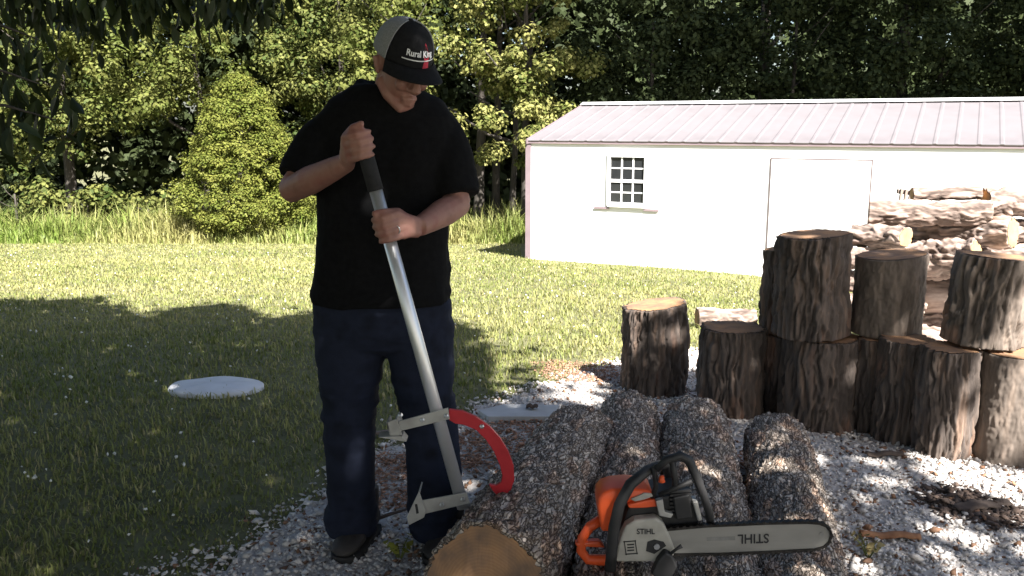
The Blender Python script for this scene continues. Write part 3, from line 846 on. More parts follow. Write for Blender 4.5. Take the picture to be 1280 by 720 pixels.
# door
dx0, dz1 = wall_px(964, 198); dx1, _ = wall_px(1091, 199)
dmb = MB().box(((dx0 + dx1) / 2, -.012, dz1 / 2), (dx1 - dx0 - .03, .022, dz1 - .03)).build('door', M['white_metal'], shed)
MB().box((dx0, -.008, dz1 / 2), (.016, .014, dz1)).build('door_gap', M['gap'], dmb)
MB().box((dx1, -.008, dz1 / 2), (.016, .014, dz1)).build('door_gap', M['gap'], dmb)
MB().box(((dx0 + dx1) / 2, -.008, dz1), (dx1 - dx0 + .016, .014, .018)).build('door_gap', M['gap'], dmb)

# ------------------------------------------------------------------ logs and stumps
def bark(L, r0, r1, style, seed, nu, nv, bend=0.0):
    """outer skin of a log along local z with its own relief; returns V, F, rings of both ends"""
    th = np.linspace(0, 2 * math.pi, nu, endpoint=False); zs = np.linspace(0, L, nv)
    T, Z = np.meshgrid(th, zs); T, Z = T.ravel(), Z.ravel(); f = Z / L
    r = r0 * (1 - f) + r1 * f
    C, Sn = np.cos(T), np.sin(T)
    low = fbm(np.stack([C * 1.1, Sn * 1.1, Z * 1.6 + seed], 1), 3, seed)
    r = r * (1 + .10 * low)
    q = np.stack([C * r, Sn * r, Z], 1)
    if style == 'flaky':
        w = q + .010 * np.stack([fbm(q * 22, 2, seed + 1), fbm(q * 22 + 9, 2, seed + 2), fbm(q * 14 + 5, 2, seed + 3)], 1)
        f1, f2, cid = worley(w * np.array([52, 52, 20]), seed)
        g1, g2, gid = worley(w * np.array([24, 24, 9]) + 3, seed + 7)
        d = .009 * np.clip((f2 - f1) * 5.0, 0, 1) * (.3 + .9 * cid) + .009 * np.clip((g2 - g1) * 4, 0, 1) * (.4 + .6 * gid) - .011 + .004 * fbm(q * [40, 40, 20], 2, seed + 5)
    elif style == 'furrow':
        w = q * np.array([38, 38, 3.2]) + 1.0 * np.stack([fbm(q * 5, 3, seed + 1), fbm(q * 5 + 7, 3, seed + 2), 0 * Z], 1)
        a = np.abs(fbm(w, 3, seed)); b = np.abs(fbm(w * np.array([2.4, 2.4, 2.0]) + 4, 2, seed + 9))
        d = .022 * np.clip(a * 3.4, 0, 1) + .009 * np.clip(b * 2.2, 0, 1) - .022 + .004 * fbm(q * [90, 90, 30], 2, seed + 4)
        chunk = np.clip(fbm(q * [9, 9, 4] + 11, 3, seed + 6) - .12, 0, 1)
        d = d - .04 * np.minimum(chunk, .25)
    elif style == 'tight':
        w = q * np.array([60, 60, 14])
        d = .010 * np.abs(fbm(w, 3, seed)) + .003 * fbm(q * [140, 140, 60], 2, seed + 4) - .006
    else:                        # pale plates
        w = q * np.array([24, 24, 6]) + .7 * np.stack([fbm(q * 9, 2, seed + 1), fbm(q * 9 + 7, 2, seed + 2), 0 * Z], 1)
        a = np.abs(fbm(w, 3, seed))
        d = .034 * np.clip(a * 2.4, 0, 1) - .022 + .005 * fbm(q * [70, 70, 24], 2, seed + 4)
    tone = np.ones((len(Z), 3))
    if style == 'flaky':
        tone = tone * (.70 + .65 * cid)[:, None] * np.where((gid > .80)[:, None], np.array([1.18, 1.0, .90]), 1.0)
    elif style == 'furrow':
        tone = tone * (.8 + .35 * np.clip(a * 2.5, 0, 1))[:, None] + np.array([.75, .36, .16]) * (np.clip(fbm(q * [11, 11, 3] + 31, 3, seed + 16) - .30, 0, 1) * 5).clip(0, 1)[:, None]
    elif style == 'pale':
        tone = tone * (.42 + .85 * np.clip(a * 3.0, 0, 1))[:, None]
    rr = r + d * min(1.0, r0 / .14)
    bx = bend * np.sin(f * math.pi)
    V = np.stack([C * rr + bx, Sn * rr, Z + .004 * np.sin(T * 3 + seed) * (np.abs(f - .5) > .49)], 1)
    k = np.arange((nv - 1) * nu); a = k; b = (k // nu) * nu + (k % nu + 1) % nu
    Fq = np.stack([a, b, b + nu, a + nu], 1)
    return V, Fq, tone

def endcap(ring, up, thick, seed, slant):
    """rim of bark plus the sawn face inside it"""
    n = len(ring); c = ring.mean(0)
    rad = ring - c
    rim = c + rad * (1 - thick)
    return c, rad, rim

def log_thing(name, loc, rot, L, r0, r1, style, barkmat, endmat, label, cat, group, seed, nu=96, nv=120, slant0=(0, 0), slant1=(0, 0), bend=0.0, ends=(True, True)):
    t = empty(name, loc, rot); tag(t, label, cat, group)
    V, Fq, tone = bark(L, r0, r1, style, seed, nu, nv, bend)
    # sawn ends are not quite square: shear the skin towards each end
    f = V[:, 2] / L
    V[:, 2] += (1 - f) * (V[:, 0] * slant0[0] + V[:, 1] * slant0[1]) + f * (V[:, 0] * slant1[0] + V[:, 1] * slant1[1])
    ra, rb = V[:nu].copy(), V[-nu:].copy()
    n = len(V)
    def inner(ring, s):
        c = ring.mean(0); c2 = c + (ring - c) * .935
        # keep the sawn face flat: fit the plane through the ring
        A = np.column_stack([ring[:, 0], ring[:, 1], np.ones(nu)]); co, *_ = np.linalg.lstsq(A, ring[:, 2], rcond=None)
        c2[:, 2] = c2[:, 0] * co[0] + c2[:, 1] * co[1] + co[2]
        return c2, co
    ia, ca = inner(ra, -1); ib, cb = inner(rb, 1)
    V2 = np.vstack([V, ia, ib]); k = np.arange(nu); k2 = (k + 1) % nu
    Fall = np.vstack([Fq, np.stack([k2, k, n + k, n + k2], 1), np.stack([n - nu + k, n - nu + k2, n + nu + k2, n + nu + k], 1)])
    mk('bark', V2, Fall, barkmat, t, True, col=np.vstack([tone, tone[:nu] * .7, tone[-nu:] * .7]))
    for ring, co, s, on in ((ia, ca, -1, ends[0]), (ib, cb, 1, ends[1])):
        c = ring.mean(0); m = 4; rows = []
        for j in range(m, 0, -1):
            q = c + (ring - c) * (j / m) * (1.005 if j == m else 1)
            q[:, 2] = q[:, 0] * co[0] + q[:, 1] * co[1] + co[2] + s * .003 + .0025 * fbm(np.column_stack([q[:, 0] * 9, q[:, 1] * 60, q[:, 0] * 0]), 2, seed) * (j < m)
            rows.append(q)
        cc = c.copy(); cc[2] = c[0] * co[0] + c[1] * co[1] + co[2] + s * .003
        Vc = np.vstack(rows + [cc[None]])
        Fc_ = [[j * nu + i, j * nu + (i + 1) % nu, (j + 1) * nu + (i + 1) % nu, (j + 1) * nu + i] for j in range(m - 1) for i in range(nu)]
        Fc_ += [[(m - 1) * nu + i, (m - 1) * nu + (i + 1) % nu, len(Vc) - 1] for i in range(nu)]
        if s < 0: Fc_ = [list(reversed(q)) for q in Fc_]
        mk('cut_face', Vc, Fc_, endmat, t, True)
    return t

def lay(a, b):
    """rotation that turns local z onto the direction a -> b"""
    d = (Vector(b) - Vector(a)).normalized()
    return d.to_track_quat('Z', 'Y').to_euler()

near_logs = [
    ((-.075, 2.235, .196), (.30, 3.50, .168), .190, .160, 'log with its sawn end towards us, gripped by the red hook'),
    ((.262, 2.00, .150), (.528, 3.80, .148), .145, .140, 'rough barked log under the orange body of the chainsaw, second from the left'),
    ((.525, 2.02, .156), (.808, 3.68, .155), .150, .150, 'rough barked log under the middle of the saw bar, third from the left'),
    ((.770, 2.10, .146), (1.117, 3.54, .142), .140, .135, 'rightmost rough barked log, under the tip of the saw bar'),
]
for i, (a, b, r0, r1, lab) in enumerate(near_logs):
    L = (Vector(b) - Vector(a)).length
    log_thing('log', a, lay(a, b), L, r0, r1, 'flaky', M['bark_log'], M['wood_end'], lab, 'log', 'logs lying on the gravel', 100 + i * 13, 160, 270, slant0=(.05 * (-1) ** i, .08), slant1=(.1, 0), bend=.008 * (-1) ** i)

def stump(uL, uR, vt, vb, style, bm, label, seed, Yf=None, zb=None, lean=(0, 0), slant=(0, 0), name='stump', em='wood_end', spin=0.0, flare=1.06):
    uc = (uL + uR) / 2
    if Yf is None:
        g = ground(uc, vb); Yf = g.y
    pb = P(uc, vb, Yf)
    r = (uR - uL) / 2 / F * depth_at(pb) * 1.0
    r = r * (1 + r / Yf * .9)
    z0 = gzf(pb.x, Yf + r) if zb is None else zb
    zt = P(uc, vt, Yf).z
    L = zt - z0
    c = (pb.x * (Yf + r) / Yf, Yf + r, z0)
    log_thing(name, c, (lean[0], lean[1], spin), L, r * flare * .97, r * .97, style, M[bm], M[em], label, 'stump', 'upright log rounds at the edge of the yard', seed, 190, 80, slant1=slant)
    return c, r, zt

S1 = stump(776, 857, 389, 498, 'furrow', 'bark_dark', 'dark upright log round standing alone at the left of the group', 301, slant=(.12, 0))
S2 = stump(870, 952, 419, 526, 'furrow', 'bark_dark', 'short dark log round with a flat top, second from the left', 302)
S3 = stump(946, 1004, 424, 524, 'furrow', 'bark_dark', 'dark lower log round half hidden behind the others, under the narrow dark block', 303)
S4 = stump(972, 1066, 432, 544, 'furrow', 'bark_dark', 'wide dark log round on the ground carrying the tallest leaning block', 304)
S5b = stump(1062, 1122, 430, 548, 'furrow', 'bark_dark', 'dark log round on the ground mostly hidden under the grey block', 305)
S5 = stump(1090, 1160, 433, 561, 'furrow', 'bark_dark', 'dark log round on the ground right in front of the grey block', 306)
S6 = stump(1140, 1211, 444, 578, 'furrow', 'bark_dark', 'narrow reddish log round with deep vertical splits, second from the right edge', 307)
S7 = stump(1214, 1304, 452, 588, 'tight', 'bark_mid', 'pale tight barked log round at the right edge, nearest the camera', 308)
def on(sup, **k): return dict(Yf=sup[0][1] - sup[1] + .02, zb=sup[2] + .012, **k)
stump(948, 1002, 316, 424, 'furrow', 'bark_dark', 'narrow dark upper block behind the tallest leaning block', 311, **on(S3))
stump(966, 1056, 299, 430, 'furrow', 'bark_dark', 'tallest upper block with torn bark, leaning slightly to the left', 312, **on(S4, lean=(0, R(-1.5)), slant=(.06, 0)))
stump(1062, 1149, 325, 431, 'tight', 'bark_mid', 'grey upper block with smooth bark and a slanting top', 313, **on(S5b, slant=(.10, 0), flare=1.0))
stump(1180, 1272, 327, 445, 'furrow', 'bark_mid', 'pale brown upper block at the right, leaning to the right', 314, **on(S6, lean=(0, R(4)), flare=1.04))
g = ground(905, 412)
log_thing('short_log', (g.x - .22, g.y + .06, gzf(g.x, g.y) + .085), (0, R(90), R(3)), .5, .085, .08, 'pale', M['bark_pale'], M['wood_end'], 'short grey log lying on its side behind the second round from the left', 'log', None, 330, 60, 70)

# pile of logs laid on their sides beyond the stumps, built in rows resting on each other
YP = 6.15
pile = [  # uL, uR, v centre, radius px, Y offset, label
    (1140, 1226, 243, 9, .10, 'thin pale log on the very top of the pile'),
    (1230, 1310, 254, 19, .05, 'dark log at the top right of the pile'),
    (1086, 1238, 266, 16, .0, 'long pale log along the top of the pile'),
    (1068, 1132, 295, 15, -.04, 'short log with a sawn end at the left of the second row'),
    (1130, 1266, 291, 19, .06, 'thick log in the second row with its sawn end to the right'),
    (1055, 1127, 323, 14, -.02, 'slim log at the left of the third row'),
    (1136, 1220, 325, 25, -.08, 'thick pale log in the middle of the pile with an orange sawn end'),
    (1222, 1320, 320, 16, .10, 'log at the right edge in the third row'),
    (1150, 1236, 369, 23, -.05, 'smooth bare log low in the pile between the grey block and the pale brown block'),
    (1236, 1330, 360, 22, .0, 'log low at the right edge of the pile'),
    (1046, 1146, 350, 14, .06, 'log seen low beside the tallest leaning block'),
    (1046, 1150, 382, 18, .0, 'bottom log at the left of the pile'),
    (1132, 1228, 399, 19, .16, 'bottom log seen through the gap between the grey block and the pale brown block'),
    (1238, 1325, 289, 17, .12, 'log end showing under the dark top right log of the pile'),
    (1222, 1330, 400, 20, .02, 'bottom log at the far right of the pile'),
    (1100, 1330, 416, 24, .05, 'long bottom log lying on the ground under the pile'),
]
for i, (uL, uR, vc, rp, dy, lab) in enumerate(pile):
    Y = YP + dy
    tw_ = {3: .15, 4: .26, 6: .20, 2: .10, 8: .12}.get(i, .03)      # these logs turn their right ends towards the yard
    a, b = P(uL, vc, Y + tw_), P(uR, vc + rng.uniform(-2, 2), Y - tw_)
    r = rp / F * depth_at(a)
    if i == 15:
        dz = gzf(a.x, a.y) + r * .95 - a.z
        a.z += dz; b.z = gzf(b.x, b.y) + r * .95
    L = (b - a).length
    log_thing('stacked_log', a, lay(a, b), L, r, r * rng.uniform(.88, 1.0), 'pale' if i not in (8,) else 'tight', M['bark_pale'], M['wood_end_pale'], lab, 'log', 'logs stacked in the pile', 400 + i * 7, 84, 84,
              slant0=(rng.uniform(-.2, .2), 0), slant1=(rng.uniform(-.3, .1), 0), bend=.01)
# old pallet end poking out behind the pile
pp = P(1122, 246, 6.75)
pal = empty('wooden_pallet', (pp.x, 6.75, gzf(pp.x, 6.75)), (R(-4), R(7), 0))
tag(pal, 'weathered brown pallet standing on edge behind the log pile', 'pallet')
ph = pp.z + .055 - gzf(pp.x, 6.75)
for i in range(6):
    MB().box((-.085 + i * .036, 0, ph / 2), (.018, .02, ph)).build('slat', M['wood_grey'], pal, bevel=.002)
for zz_ in (.12, ph * .5, ph - .02):
    MB().box((0, .028, zz_), (.21, .03, .035)).build('rail', M['wood_grey'], pal, bevel=.002)

# ------------------------------------------------------------------ person
PB = ground(470, 690)
per_ = empty('person', (-.43, 2.88, 0))
tag(per_, 'person in black t-shirt, dark jeans and cap, looking down and holding the log jack', 'person')

def ring_px(v, uL, uR, Y, hy, n=28, e=2.5):
    a, b = P(uL, v, Y), P(uR, v, Y); c = (a + b) / 2; rx = (b - a).length / 2
    out = []
    for k in range(n):
        t = 2 * math.pi * k / n; ct, s_ = math.cos(t), math.sin(t)
        out.append(np.array([c.x + rx * math.copysign(abs(ct) ** (2 / e), ct), c.y + hy * math.copysign(abs(s_) ** (2 / e), s_), c.z]))
    return out

# head frame
HC = P(503, 80, 2.76)
HR = (Matrix.Rotation(R(36), 3, 'Z') @ Matrix.Rotation(R(30), 3, 'X'))
def H(p): return np.array(HC + HR @ Vector(p))

# log jack frame (pole)
TY = 2.50
pole_t, pole_b = np.array(P(449, 163, TY)), np.array(P(579, 634, TY))
pa = unit(pole_t - pole_b)
def pole_at(v):
    z = P(480, v, TY).z
    return pole_b + pa * ((z - pole_b[2]) / pa[2])

body = MB()
# skull, jaw, features
body.ellipsoid(H((0, .014, .026)), (.073, .090, .092), HR)
body.ellipsoid(H((0, -.018, -.032)), (.058, .074, .086), HR)
body.tube([H((-.050, .02, -.062)), H((-.042, -.03, -.088)), H((-.015, -.078, -.108)), H((.015, -.078, -.108)), H((.042, -.03, -.088)), H((.050, .02, -.062))], [.020, .019, .018, .018, .019, .020], 10)
body.tube([H((0, -.084, .022)), H((0, -.100, -.008)), H((0, -.114, -.032)), H((0, -.100, -.042))], [.010, .011, .0155, .012], 10)
for s_ in (-1, 1):
    body.ellipsoid(H((s_ * .012, -.098, -.038)), (.009, .010, .008), HR, 10, 8)
    body.ellipsoid(H((s_ * .034, -.078, -.028)), (.022, .016, .020), HR, 10, 8)
    body.ellipsoid(H((s_ * .030, -.080, .016)), (.026, .011, .008), HR, 10, 8)
    body.tube([H((s_ * .072, .004, -.035)), H((s_ * .080, .010, -.012)), H((s_ * .084, .022, .012)), H((s_ * .080, .030, .006)), H((s_ * .074, .022, -.02))], [.007, .009, .010, .009, .007], 8)
body.tube([H((-.026, -.085, -.072)), H((0, -.096, -.068)), H((.026, -.085, -.072))], [.005, .008, .005], 8)
body.tube([H((-.022, -.084, -.084)), H((0, -.094, -.086)), H((.022, -.084, -.084))], [.005, .009, .005], 8)
# neck, trunk
neck_b = np.array(P(484, 128, 2.86))
body.tube([H((0, .035, -.02)), (H((0, .03, -.08)) * .6 + neck_b * .4), neck_b], [.050, .052, .068], 14)
body.loft([ring_px(v, a, b, Y, hy) for v, a, b, Y, hy in [(120, 450, 520, 2.86, .06), (140, 410, 552, 2.86, .085), (200, 408, 555, 2.86, .10), (300, 415, 545, 2.87, .10), (380, 412, 546, 2.88, .10)]])
# legs inside the jeans
for pts in ([(440, 385, 2.88), (437, 540, 2.87), (436, 660, 2.90)], [(524, 385, 2.88), (540, 540, 2.86), (546, 655, 2.88)]):
    body.tube([P(*p) for p in pts], [.075, .055, .04], 12)
# arms and hands
def arm(sh, el, wr, hand_c, e1, side, thumb_up):
    sh, el, wr = (np.array(P(*q)) for q in (sh, el, wr))
    fm = el * .65 + wr * .35
    body.tube([sh, sh * .5 + el * .5, el], [.048, .050, .046], 14)
    body.tube([el + (el - wr) * .06, fm, wr * .8 + el * .2, wr], [.041, .044, .034, .028], 14)
    e1 = unit(e1); e2 = np.array([0, -1., 0]); Rr = .0215
    kn = []
    for i in range(4):
        hgt = (1.5 - i) * .0215; fl = (.95, 1.0, .97, .86)[i]; fr = (.0098, .0102, .0098, .0088)[i]
        c = hand_c + pa * hgt
        pts = []
        for j, ph_ in enumerate((8, 48, 88, 125, 160)):
            an_ = R(ph_ * (fl if j else 1)); rad = Rr + fr + (.012 if j == 0 else .004 if j == 1 else .0)
            if j == 2: rad += .004
            pts.append(c + (e1 * math.cos(an_) + e2 * math.sin(an_)) * rad)
        body.tube(pts, [fr * 1.12, fr * 1.08, fr, fr * .95, fr * .82], 10)
        body.ellipsoid(pts[-1], (fr * .82,) * 3, None, 8, 6)
        body.ellipsoid(pts[0], (fr * 1.22,) * 3, None, 10, 8)
        kn.append(pts[0])
    for i, k_ in enumerate(kn):
        body.tube([wr * .92 + k_ * .08 + pa * (1.5 - i) * .008, wr * .4 + k_ * .6, k_], [.018, .0165, .0125], 10)
    pc = sum(kn) / 4
    body.ellipsoid(pc * .55 + wr * .45 + np.array([0, .006, 0]), (.026, .020, .034), None, 12, 8)
    # thumb: leaves the side of the palm near its base and lies along the pole, towards the body side
    b0 = wr * .72 + pc * .28 + np.array([0, .014, 0]) + pa * .008
    t1 = hand_c + e1 * (Rr + .020) + np.array([0, .012, 0]) + pa * .036
    t2 = hand_c + e1 * (Rr * .5) + np.array([0, -.006, 0]) * 0 + pa * (.052 if thumb_up else .046) - e2 * (.0 if thumb_up else .0) + e2 * .020
    t3 = hand_c - e1 * .016 + e2 * .029 + pa * (.056 if thumb_up else .050)
    body.tube([b0, t1, t2, t3], [.016, .0135, .0115, .0095], 10)
    body.ellipsoid(t3, (.0095,) * 3, None, 8, 6)
    return kn, el, sh
hc1, hc2 = pole_at(181), pole_at(285)
perp = np.array([-pa[2], 0, pa[0]])          # to the picture's left
A1 = arm((420, 168, 2.86), (366, 236, 2.76), (434, 203, 2.545), hc1, perp, -1, True)
A2 = arm((546, 168, 2.86), (571, 256, 2.78), (523, 284, 2.545), hc2, -perp, 1, False)
bo = body.build('body', M['skin'], per_, True, True, fix=False)
remesh(bo, .0048, 3)
for s_ in (-1, 1):
    MB().ellipsoid(H((s_ * .031, -.079, .006)), (.0125,) * 3, HR, 12, 8).build('eye', M['eye'], per_, True, True)

# t-shirt
sh = MB()
sh.loft([ring_px(v, a, b, Y, hy) for v, a, b, Y, hy in [
    (106, 447, 510, 2.862, .066), (113, 432, 528, 2.86, .088), (125, 412, 552, 2.86, .108), (146, 396, 570, 2.855, .125), (185, 396, 574, 2.85, .138),
    (230, 397, 568, 2.85, .142), (275, 398, 563, 2.855, .146), (312, 398, 561, 2.86, .148), (345, 393, 562, 2.865, .150), (366, 391, 563, 2.865, .152), (376, 392, 562, 2.865, .150)]])
sh.tube([P(u, v, Y) for u, v, Y in [(449, 104, 2.87), (470, 120, 2.785), (492, 128, 2.76), (512, 121, 2.79), (522, 106, 2.87), (505, 106, 2.92), (482, 106, 2.93), (462, 106, 2.92), (449, 104, 2.87)]], .013, 10)
sh.loft([ring_px(v, a, b, Y, hy) for v, a, b, Y, hy in [(140, 440, 530, 2.845, .10), (122, 450, 522, 2.86, .085), (110, 452, 520, 2.875, .065)]])
def sleeve(sh_, el_, r_, over):
    a, b = np.array(P(*sh_)), np.array(P(*el_)); b = a + (b - a) * over
    sh.tube([a + (a - b) * .12 + np.array([0, 0, .0]), a * .75 + b * .25, a * .4 + b * .6, b], r_, 18)
sleeve((412, 158, 2.86), (372, 232, 2.775), [.050, .076, .080, .080], .93)
sleeve((553, 158, 2.86), (571, 252, 2.785), [.050, .074, .076, .076], .93)
so = sh.build('t_shirt', M['shirt'], per_, True, True, fix=False)
def shirt_folds(q):
    low = np.clip((1.10 - q[:, 2]) / .25, 0, 1)
    return .007 * fbm(q * [7, 7, 16], 3, 3) + .006 * fbm(q * [16, 16, 7] + 5, 2, 4) + .012 * low * np.abs(fbm(q * [9, 9, 22], 2, 8))
remesh(so, .008, 3, shirt_folds)

# jeans
jn = MB()
jn.loft([ring_px(v, a, b, 2.88, hy) for v, a, b, hy in [(352, 400, 556, .12), (380, 393, 564, .14), (405, 393, 566, .145), (428, 396, 567, .12), (438, 420, 545, .07)]])
jn.loft([ring_px(v, a, b, Y, hy, 24, 2.2) for v, a, b, Y, hy in [(395, 393, 480, 2.88, .125), (440, 396, 482, 2.88, .120), (490, 400, 473, 2.875, .105), (540, 405, 470, 2.87, .095), (590, 409, 469, 2.885, .088), (630, 409, 469, 2.90, .086), (652, 406, 471, 2.905, .088), (664, 407, 472, 2.905, .088)]])
jn.loft([ring_px(v, a, b, Y, hy, 24, 2.2) for v, a, b, Y, hy in [(395, 482, 566, 2.88, .125), (440, 484, 567, 2.88, .120), (490, 494, 568, 2.87, .105), (540, 504, 572, 2.855, .095), (590, 509, 577, 2.86, .088), (630, 511, 575, 2.875, .086), (655, 513, 572, 2.88, .086), (668, 514, 572, 2.88, .086)]])
jo = jn.build('jeans', M['jeans'], per_, True, True, fix=False)
def jean_folds(q):
    k = np.exp(-((q[:, 2] - .52) / .14) ** 2) + 1.3 * np.clip((.28 - q[:, 2]) / .2, 0, 1) + .8 * np.exp(-((q[:, 2] - .82) / .10) ** 2)
    return .006 * fbm(q * [9, 9, 5], 3, 13) + .016 * k * fbm(q * [8, 8, 24] + 3, 3, 14)
remesh(jo, .008, 2, jean_folds)

# boots
def boot(heel, toe, seed):
    heel, toe = np.array(heel, float), np.array(toe, float)
    d = unit(toe - heel); s_ = np.array([d[1], -d[0], 0]); L = np.linalg.norm(toe - heel)
    rings, soles = [], []
    for f, w, h0, h1 in [(0, .030, .028, .09), (.08, .040, .027, .125), (.3, .044, .027, .13), (.5, .046, .027, .105), (.7, .052, .027, .085), (.86, .050, .028, .072), (.96, .036, .030, .058), (1.0, .015, .032, .045)]:
        c = heel + d * L * f; r_ = []
        for k in range(18):
            t = 2 * math.pi * k / 18
            r_.append(c + s_ * w * math.cos(t) + np.array([0, 0, (h0 + h1) / 2 + (h1 - h0) / 2 * math.sin(t)]))
        rings.append(r_)
        soles.append((c, w * 1.06))
    b = MB().loft(rings)
    b.tube([heel + d * .075 + np.array([0, 0, .09]), heel + d * .06 + np.array([0, 0, .20])], [.052, .050], 14)
    o = b.build('boot', M['boot'], per_, True, True, fix=False)
    remesh(o, .006, 2, lambda q: .003 * fbm(q * 30, 3, seed))
    ol = [c + s_ * w for c, w in soles] + [c - s_ * w for c, w in reversed(soles)]
    MB().prism([p + np.array([0, 0, .030]) for p in ol], (0, 0, -.028)).build('sole', M['sole'], o, False, True, bevel=.004)
    lm = MB()
    for i in range(4):
        c = heel + d * (L * (.36 + .09 * i)) + np.array([0, 0, .128 - .014 * i])
        lm.tube([c - s_ * .022, c + np.array([0, 0, .008]), c + s_ * .022], .003, 6)
    lm.build('laces', M['sole'], o, True, True)
gt = ground(431, 708)
boot((gt.x + .055, gt.y + .27, 0), (gt.x - .015, gt.y + .0, 0), 1)
boot((-.205, 2.985, 0), (-.262, 2.72, 0), 2)

# cap
def dome(ph0, ph1, scale=1.0, np_=26, nt_=12):
    V = []
    for j in range(nt_ + 1):
        e_ = (math.pi / 2) * (j / nt_)
        for i in range(np_ + 1):
            p_ = ph0 + (ph1 - ph0) * i / np_
            ce = math.cos(e_) ** .85
            V.append(H((.087 * scale * ce * math.sin(p_), .012 - .108 * scale * ce * math.cos(p_), (.028) + .108 * scale * math.sin(e_))))
    n_ = np_ + 1
    return V, [(j * n_ + i, j * n_ + i + 1, (j + 1) * n_ + i + 1, (j + 1) * n_ + i) for j in range(nt_) for i in range(np_)]
V, Fd = dome(R(-68), R(68))
cap = mk('cap', V, Fd, M['cap_black'], per_, True, True)
V, Fd = dome(R(68), R(292), .995, 40)
bk = mk('mesh_back', V, Fd, M['cap_grey'], cap, True, True)
for o in (cap, bk):
    m_ = o.modifiers.new('solid', 'SOLIDIFY'); m_.thickness = .003
V = []
for j in range(9):
    q = j / 8
    for i in range(25):
        p_ = R(-66 + 132 * i / 24)
        inn = np.array([.088 * math.sin(p_), .012 - .109 * math.cos(p_), .030])
        c_ = max(math.cos(p_ * 1.3), 0.0)
        ext = np.array([.010 * math.sin(p_), -.085 * c_ ** .55, 0])
        V.append(H(inn + ext * q + np.array([0, 0, -.030 * (math.sin(p_)) ** 2 * q - .006 * q])))
br = mk('brim', V, [(j * 25 + i, j * 25 + i + 1, (j + 1) * 25 + i + 1, (j + 1) * 25 + i) for j in range(8) for i in range(24)], M['cap_black'], cap, True, True)
m_ = br.modifiers.new('solid', 'SOLIDIFY'); m_.thickness = .004
MB().ellipsoid(H((0, .012, .137)), (.008, .008, .004), HR, 10, 6).build('button', M['cap_black'], cap, True, True)
for sgn in (-1, 1):
    MB().tube([H((.0885 * math.cos(R(e_)) ** .85 * math.sin(sgn * R(68)), .012 - .110 * math.cos(R(e_)) ** .85 * math.cos(R(68)), .028 + .110 * math.sin(R(e_)))) for e_ in range(0, 88, 6)], .0022, 6).build('seam', M['cap_grey'], cap, True, True)

def text_mesh(s_, size, bold=.0):
    cu = bpy.data.curves.new('txt', 'FONT'); cu.body = s_; cu.size = size; cu.align_x = 'CENTER'; cu.align_y = 'CENTER'
    cu.offset = bold; cu.resolution_u = 3
    o = bpy.data.objects.new('txt', cu); COL.objects.link(o)
    dg = bpy.context.evaluated_depsgraph_get(); dg.update()
    me = bpy.data.meshes.new_from_object(o.evaluated_get(dg))
    V = [tuple(v.co) for v in me.vertices]; Fs = [tuple(p.vertices) for p in me.polygons]
    bpy.data.objects.remove(o); bpy.data.curves.remove(cu); bpy.data.meshes.remove(me)
    return V, Fs
def cap_map(tx, ty, k=1.018):
    p_ = tx / .100; e_ = R(23) + ty / .108
    ce = math.cos(e_) ** .85
    return H((.087 * k * ce * math.sin(p_), .012 - .108 * k * ce * math.cos(p_), (.028) + .108 * k * math.sin(e_)))
tv, tf = text_mesh('Rural King', .026, .0007)
em = [(.012, -.036), (.026, -.040), (.040, -.036), (.036, -.012), (.043, .012), (.034, .010), (.030, .034), (.026, .040), (.022, .034), (.018, .010), (.010, .012), (.016, -.012)]
mk('emblem', [cap_map(a, b - .002, 1.012) for a, b in em], [tuple(range(len(em)))], M['red_thread'], cap, False, True)
mk('lettering', [cap_map(v[0], v[1] + .004) for v in tv], tf, M['white_thread'], cap, False, True)
ul = [(-.066 + .132 * i / 16) for i in range(17)]
mk('underline', [cap_map(a, -.0135) for a in ul] + [cap_map(a, -.0165) for a in ul], [(i, i + 1, i + 18, i + 17) for i in range(16)], M['white_thread'], cap, False, True)
# ring
kn = A2[0][2]
cfi = hc2 + pa * (-.5 * .0215); e1_ = -perp; 
pr = cfi + (e1_ * math.cos(R(34)) + np.array([0, -1, 0]) * math.sin(R(34))) * (.0215 + .0098 + .006)
tdir = unit(-e1_ * math.sin(R(34)) + np.array([0, -1, 0]) * math.cos(R(34)))
a_ = unit(np.cross(tdir, [0, 0, 1])); b_ = np.cross(tdir, a_)
MB().tube([pr + (a_ * math.cos(t) + b_ * math.sin(t)) * .0118 for t in np.linspace(0, 2 * math.pi, 17)], .0018, 6).build('finger_ring', M['bolt'], per_, True, True)

# ------------------------------------------------------------------ log jack
jack = empty('log_jack', tuple(pole_b))
tag(jack, 'aluminium log jack with a black grip and a red hook, held by the person', 'log jack')
gtop = pole_at(238)
MB().tube([gtop, gtop * .5 + pole_b * .5, pole_b], .0192, 20).build('pole', M['alu'], jack, True, True)
MB().tube([pole_t + pa * .004, pole_t, pole_t * .5 + gtop * .5, gtop], [.015, .0215, .0225, .0225], 20).build('grip', M['grip'], jack, True, True)
def TP(X, Yp, dy=0.0):           # points measured on an enlargement of the tool
    return np.array(P(470 + X / 4, 490 + Yp / 4, TY + dy))
hook = [(365, 88), (430, 95), (500, 125), (570, 175), (620, 230), (660, 295), (688, 370), (692, 440), (675, 490), (640, 520), (605, 518), (582, 492), (566, 464), (600, 468), (625, 455), (632, 420), (620, 370), (590, 300), (550, 240), (500, 190), (440, 165), (395, 158), (365, 140)]
MB().prism([TP(a, b, -.012) for a, b in hook], (0, .014, 0)).build('hook', M['red'], jack, False, True, bevel=.0015)
up = MB(); up.prism([TP(*p, -.030) for p in [(112, 148), (360, 80), (368, 136), (120, 196)]], (0, .006, 0)); up.prism([TP(*p, .024) for p in [(112, 148), (360, 80), (368, 136), (120, 196)]], (0, .006, 0))
ub = up.build('upper_bracket', M['zinc'], jack, False, True, bevel=.001)
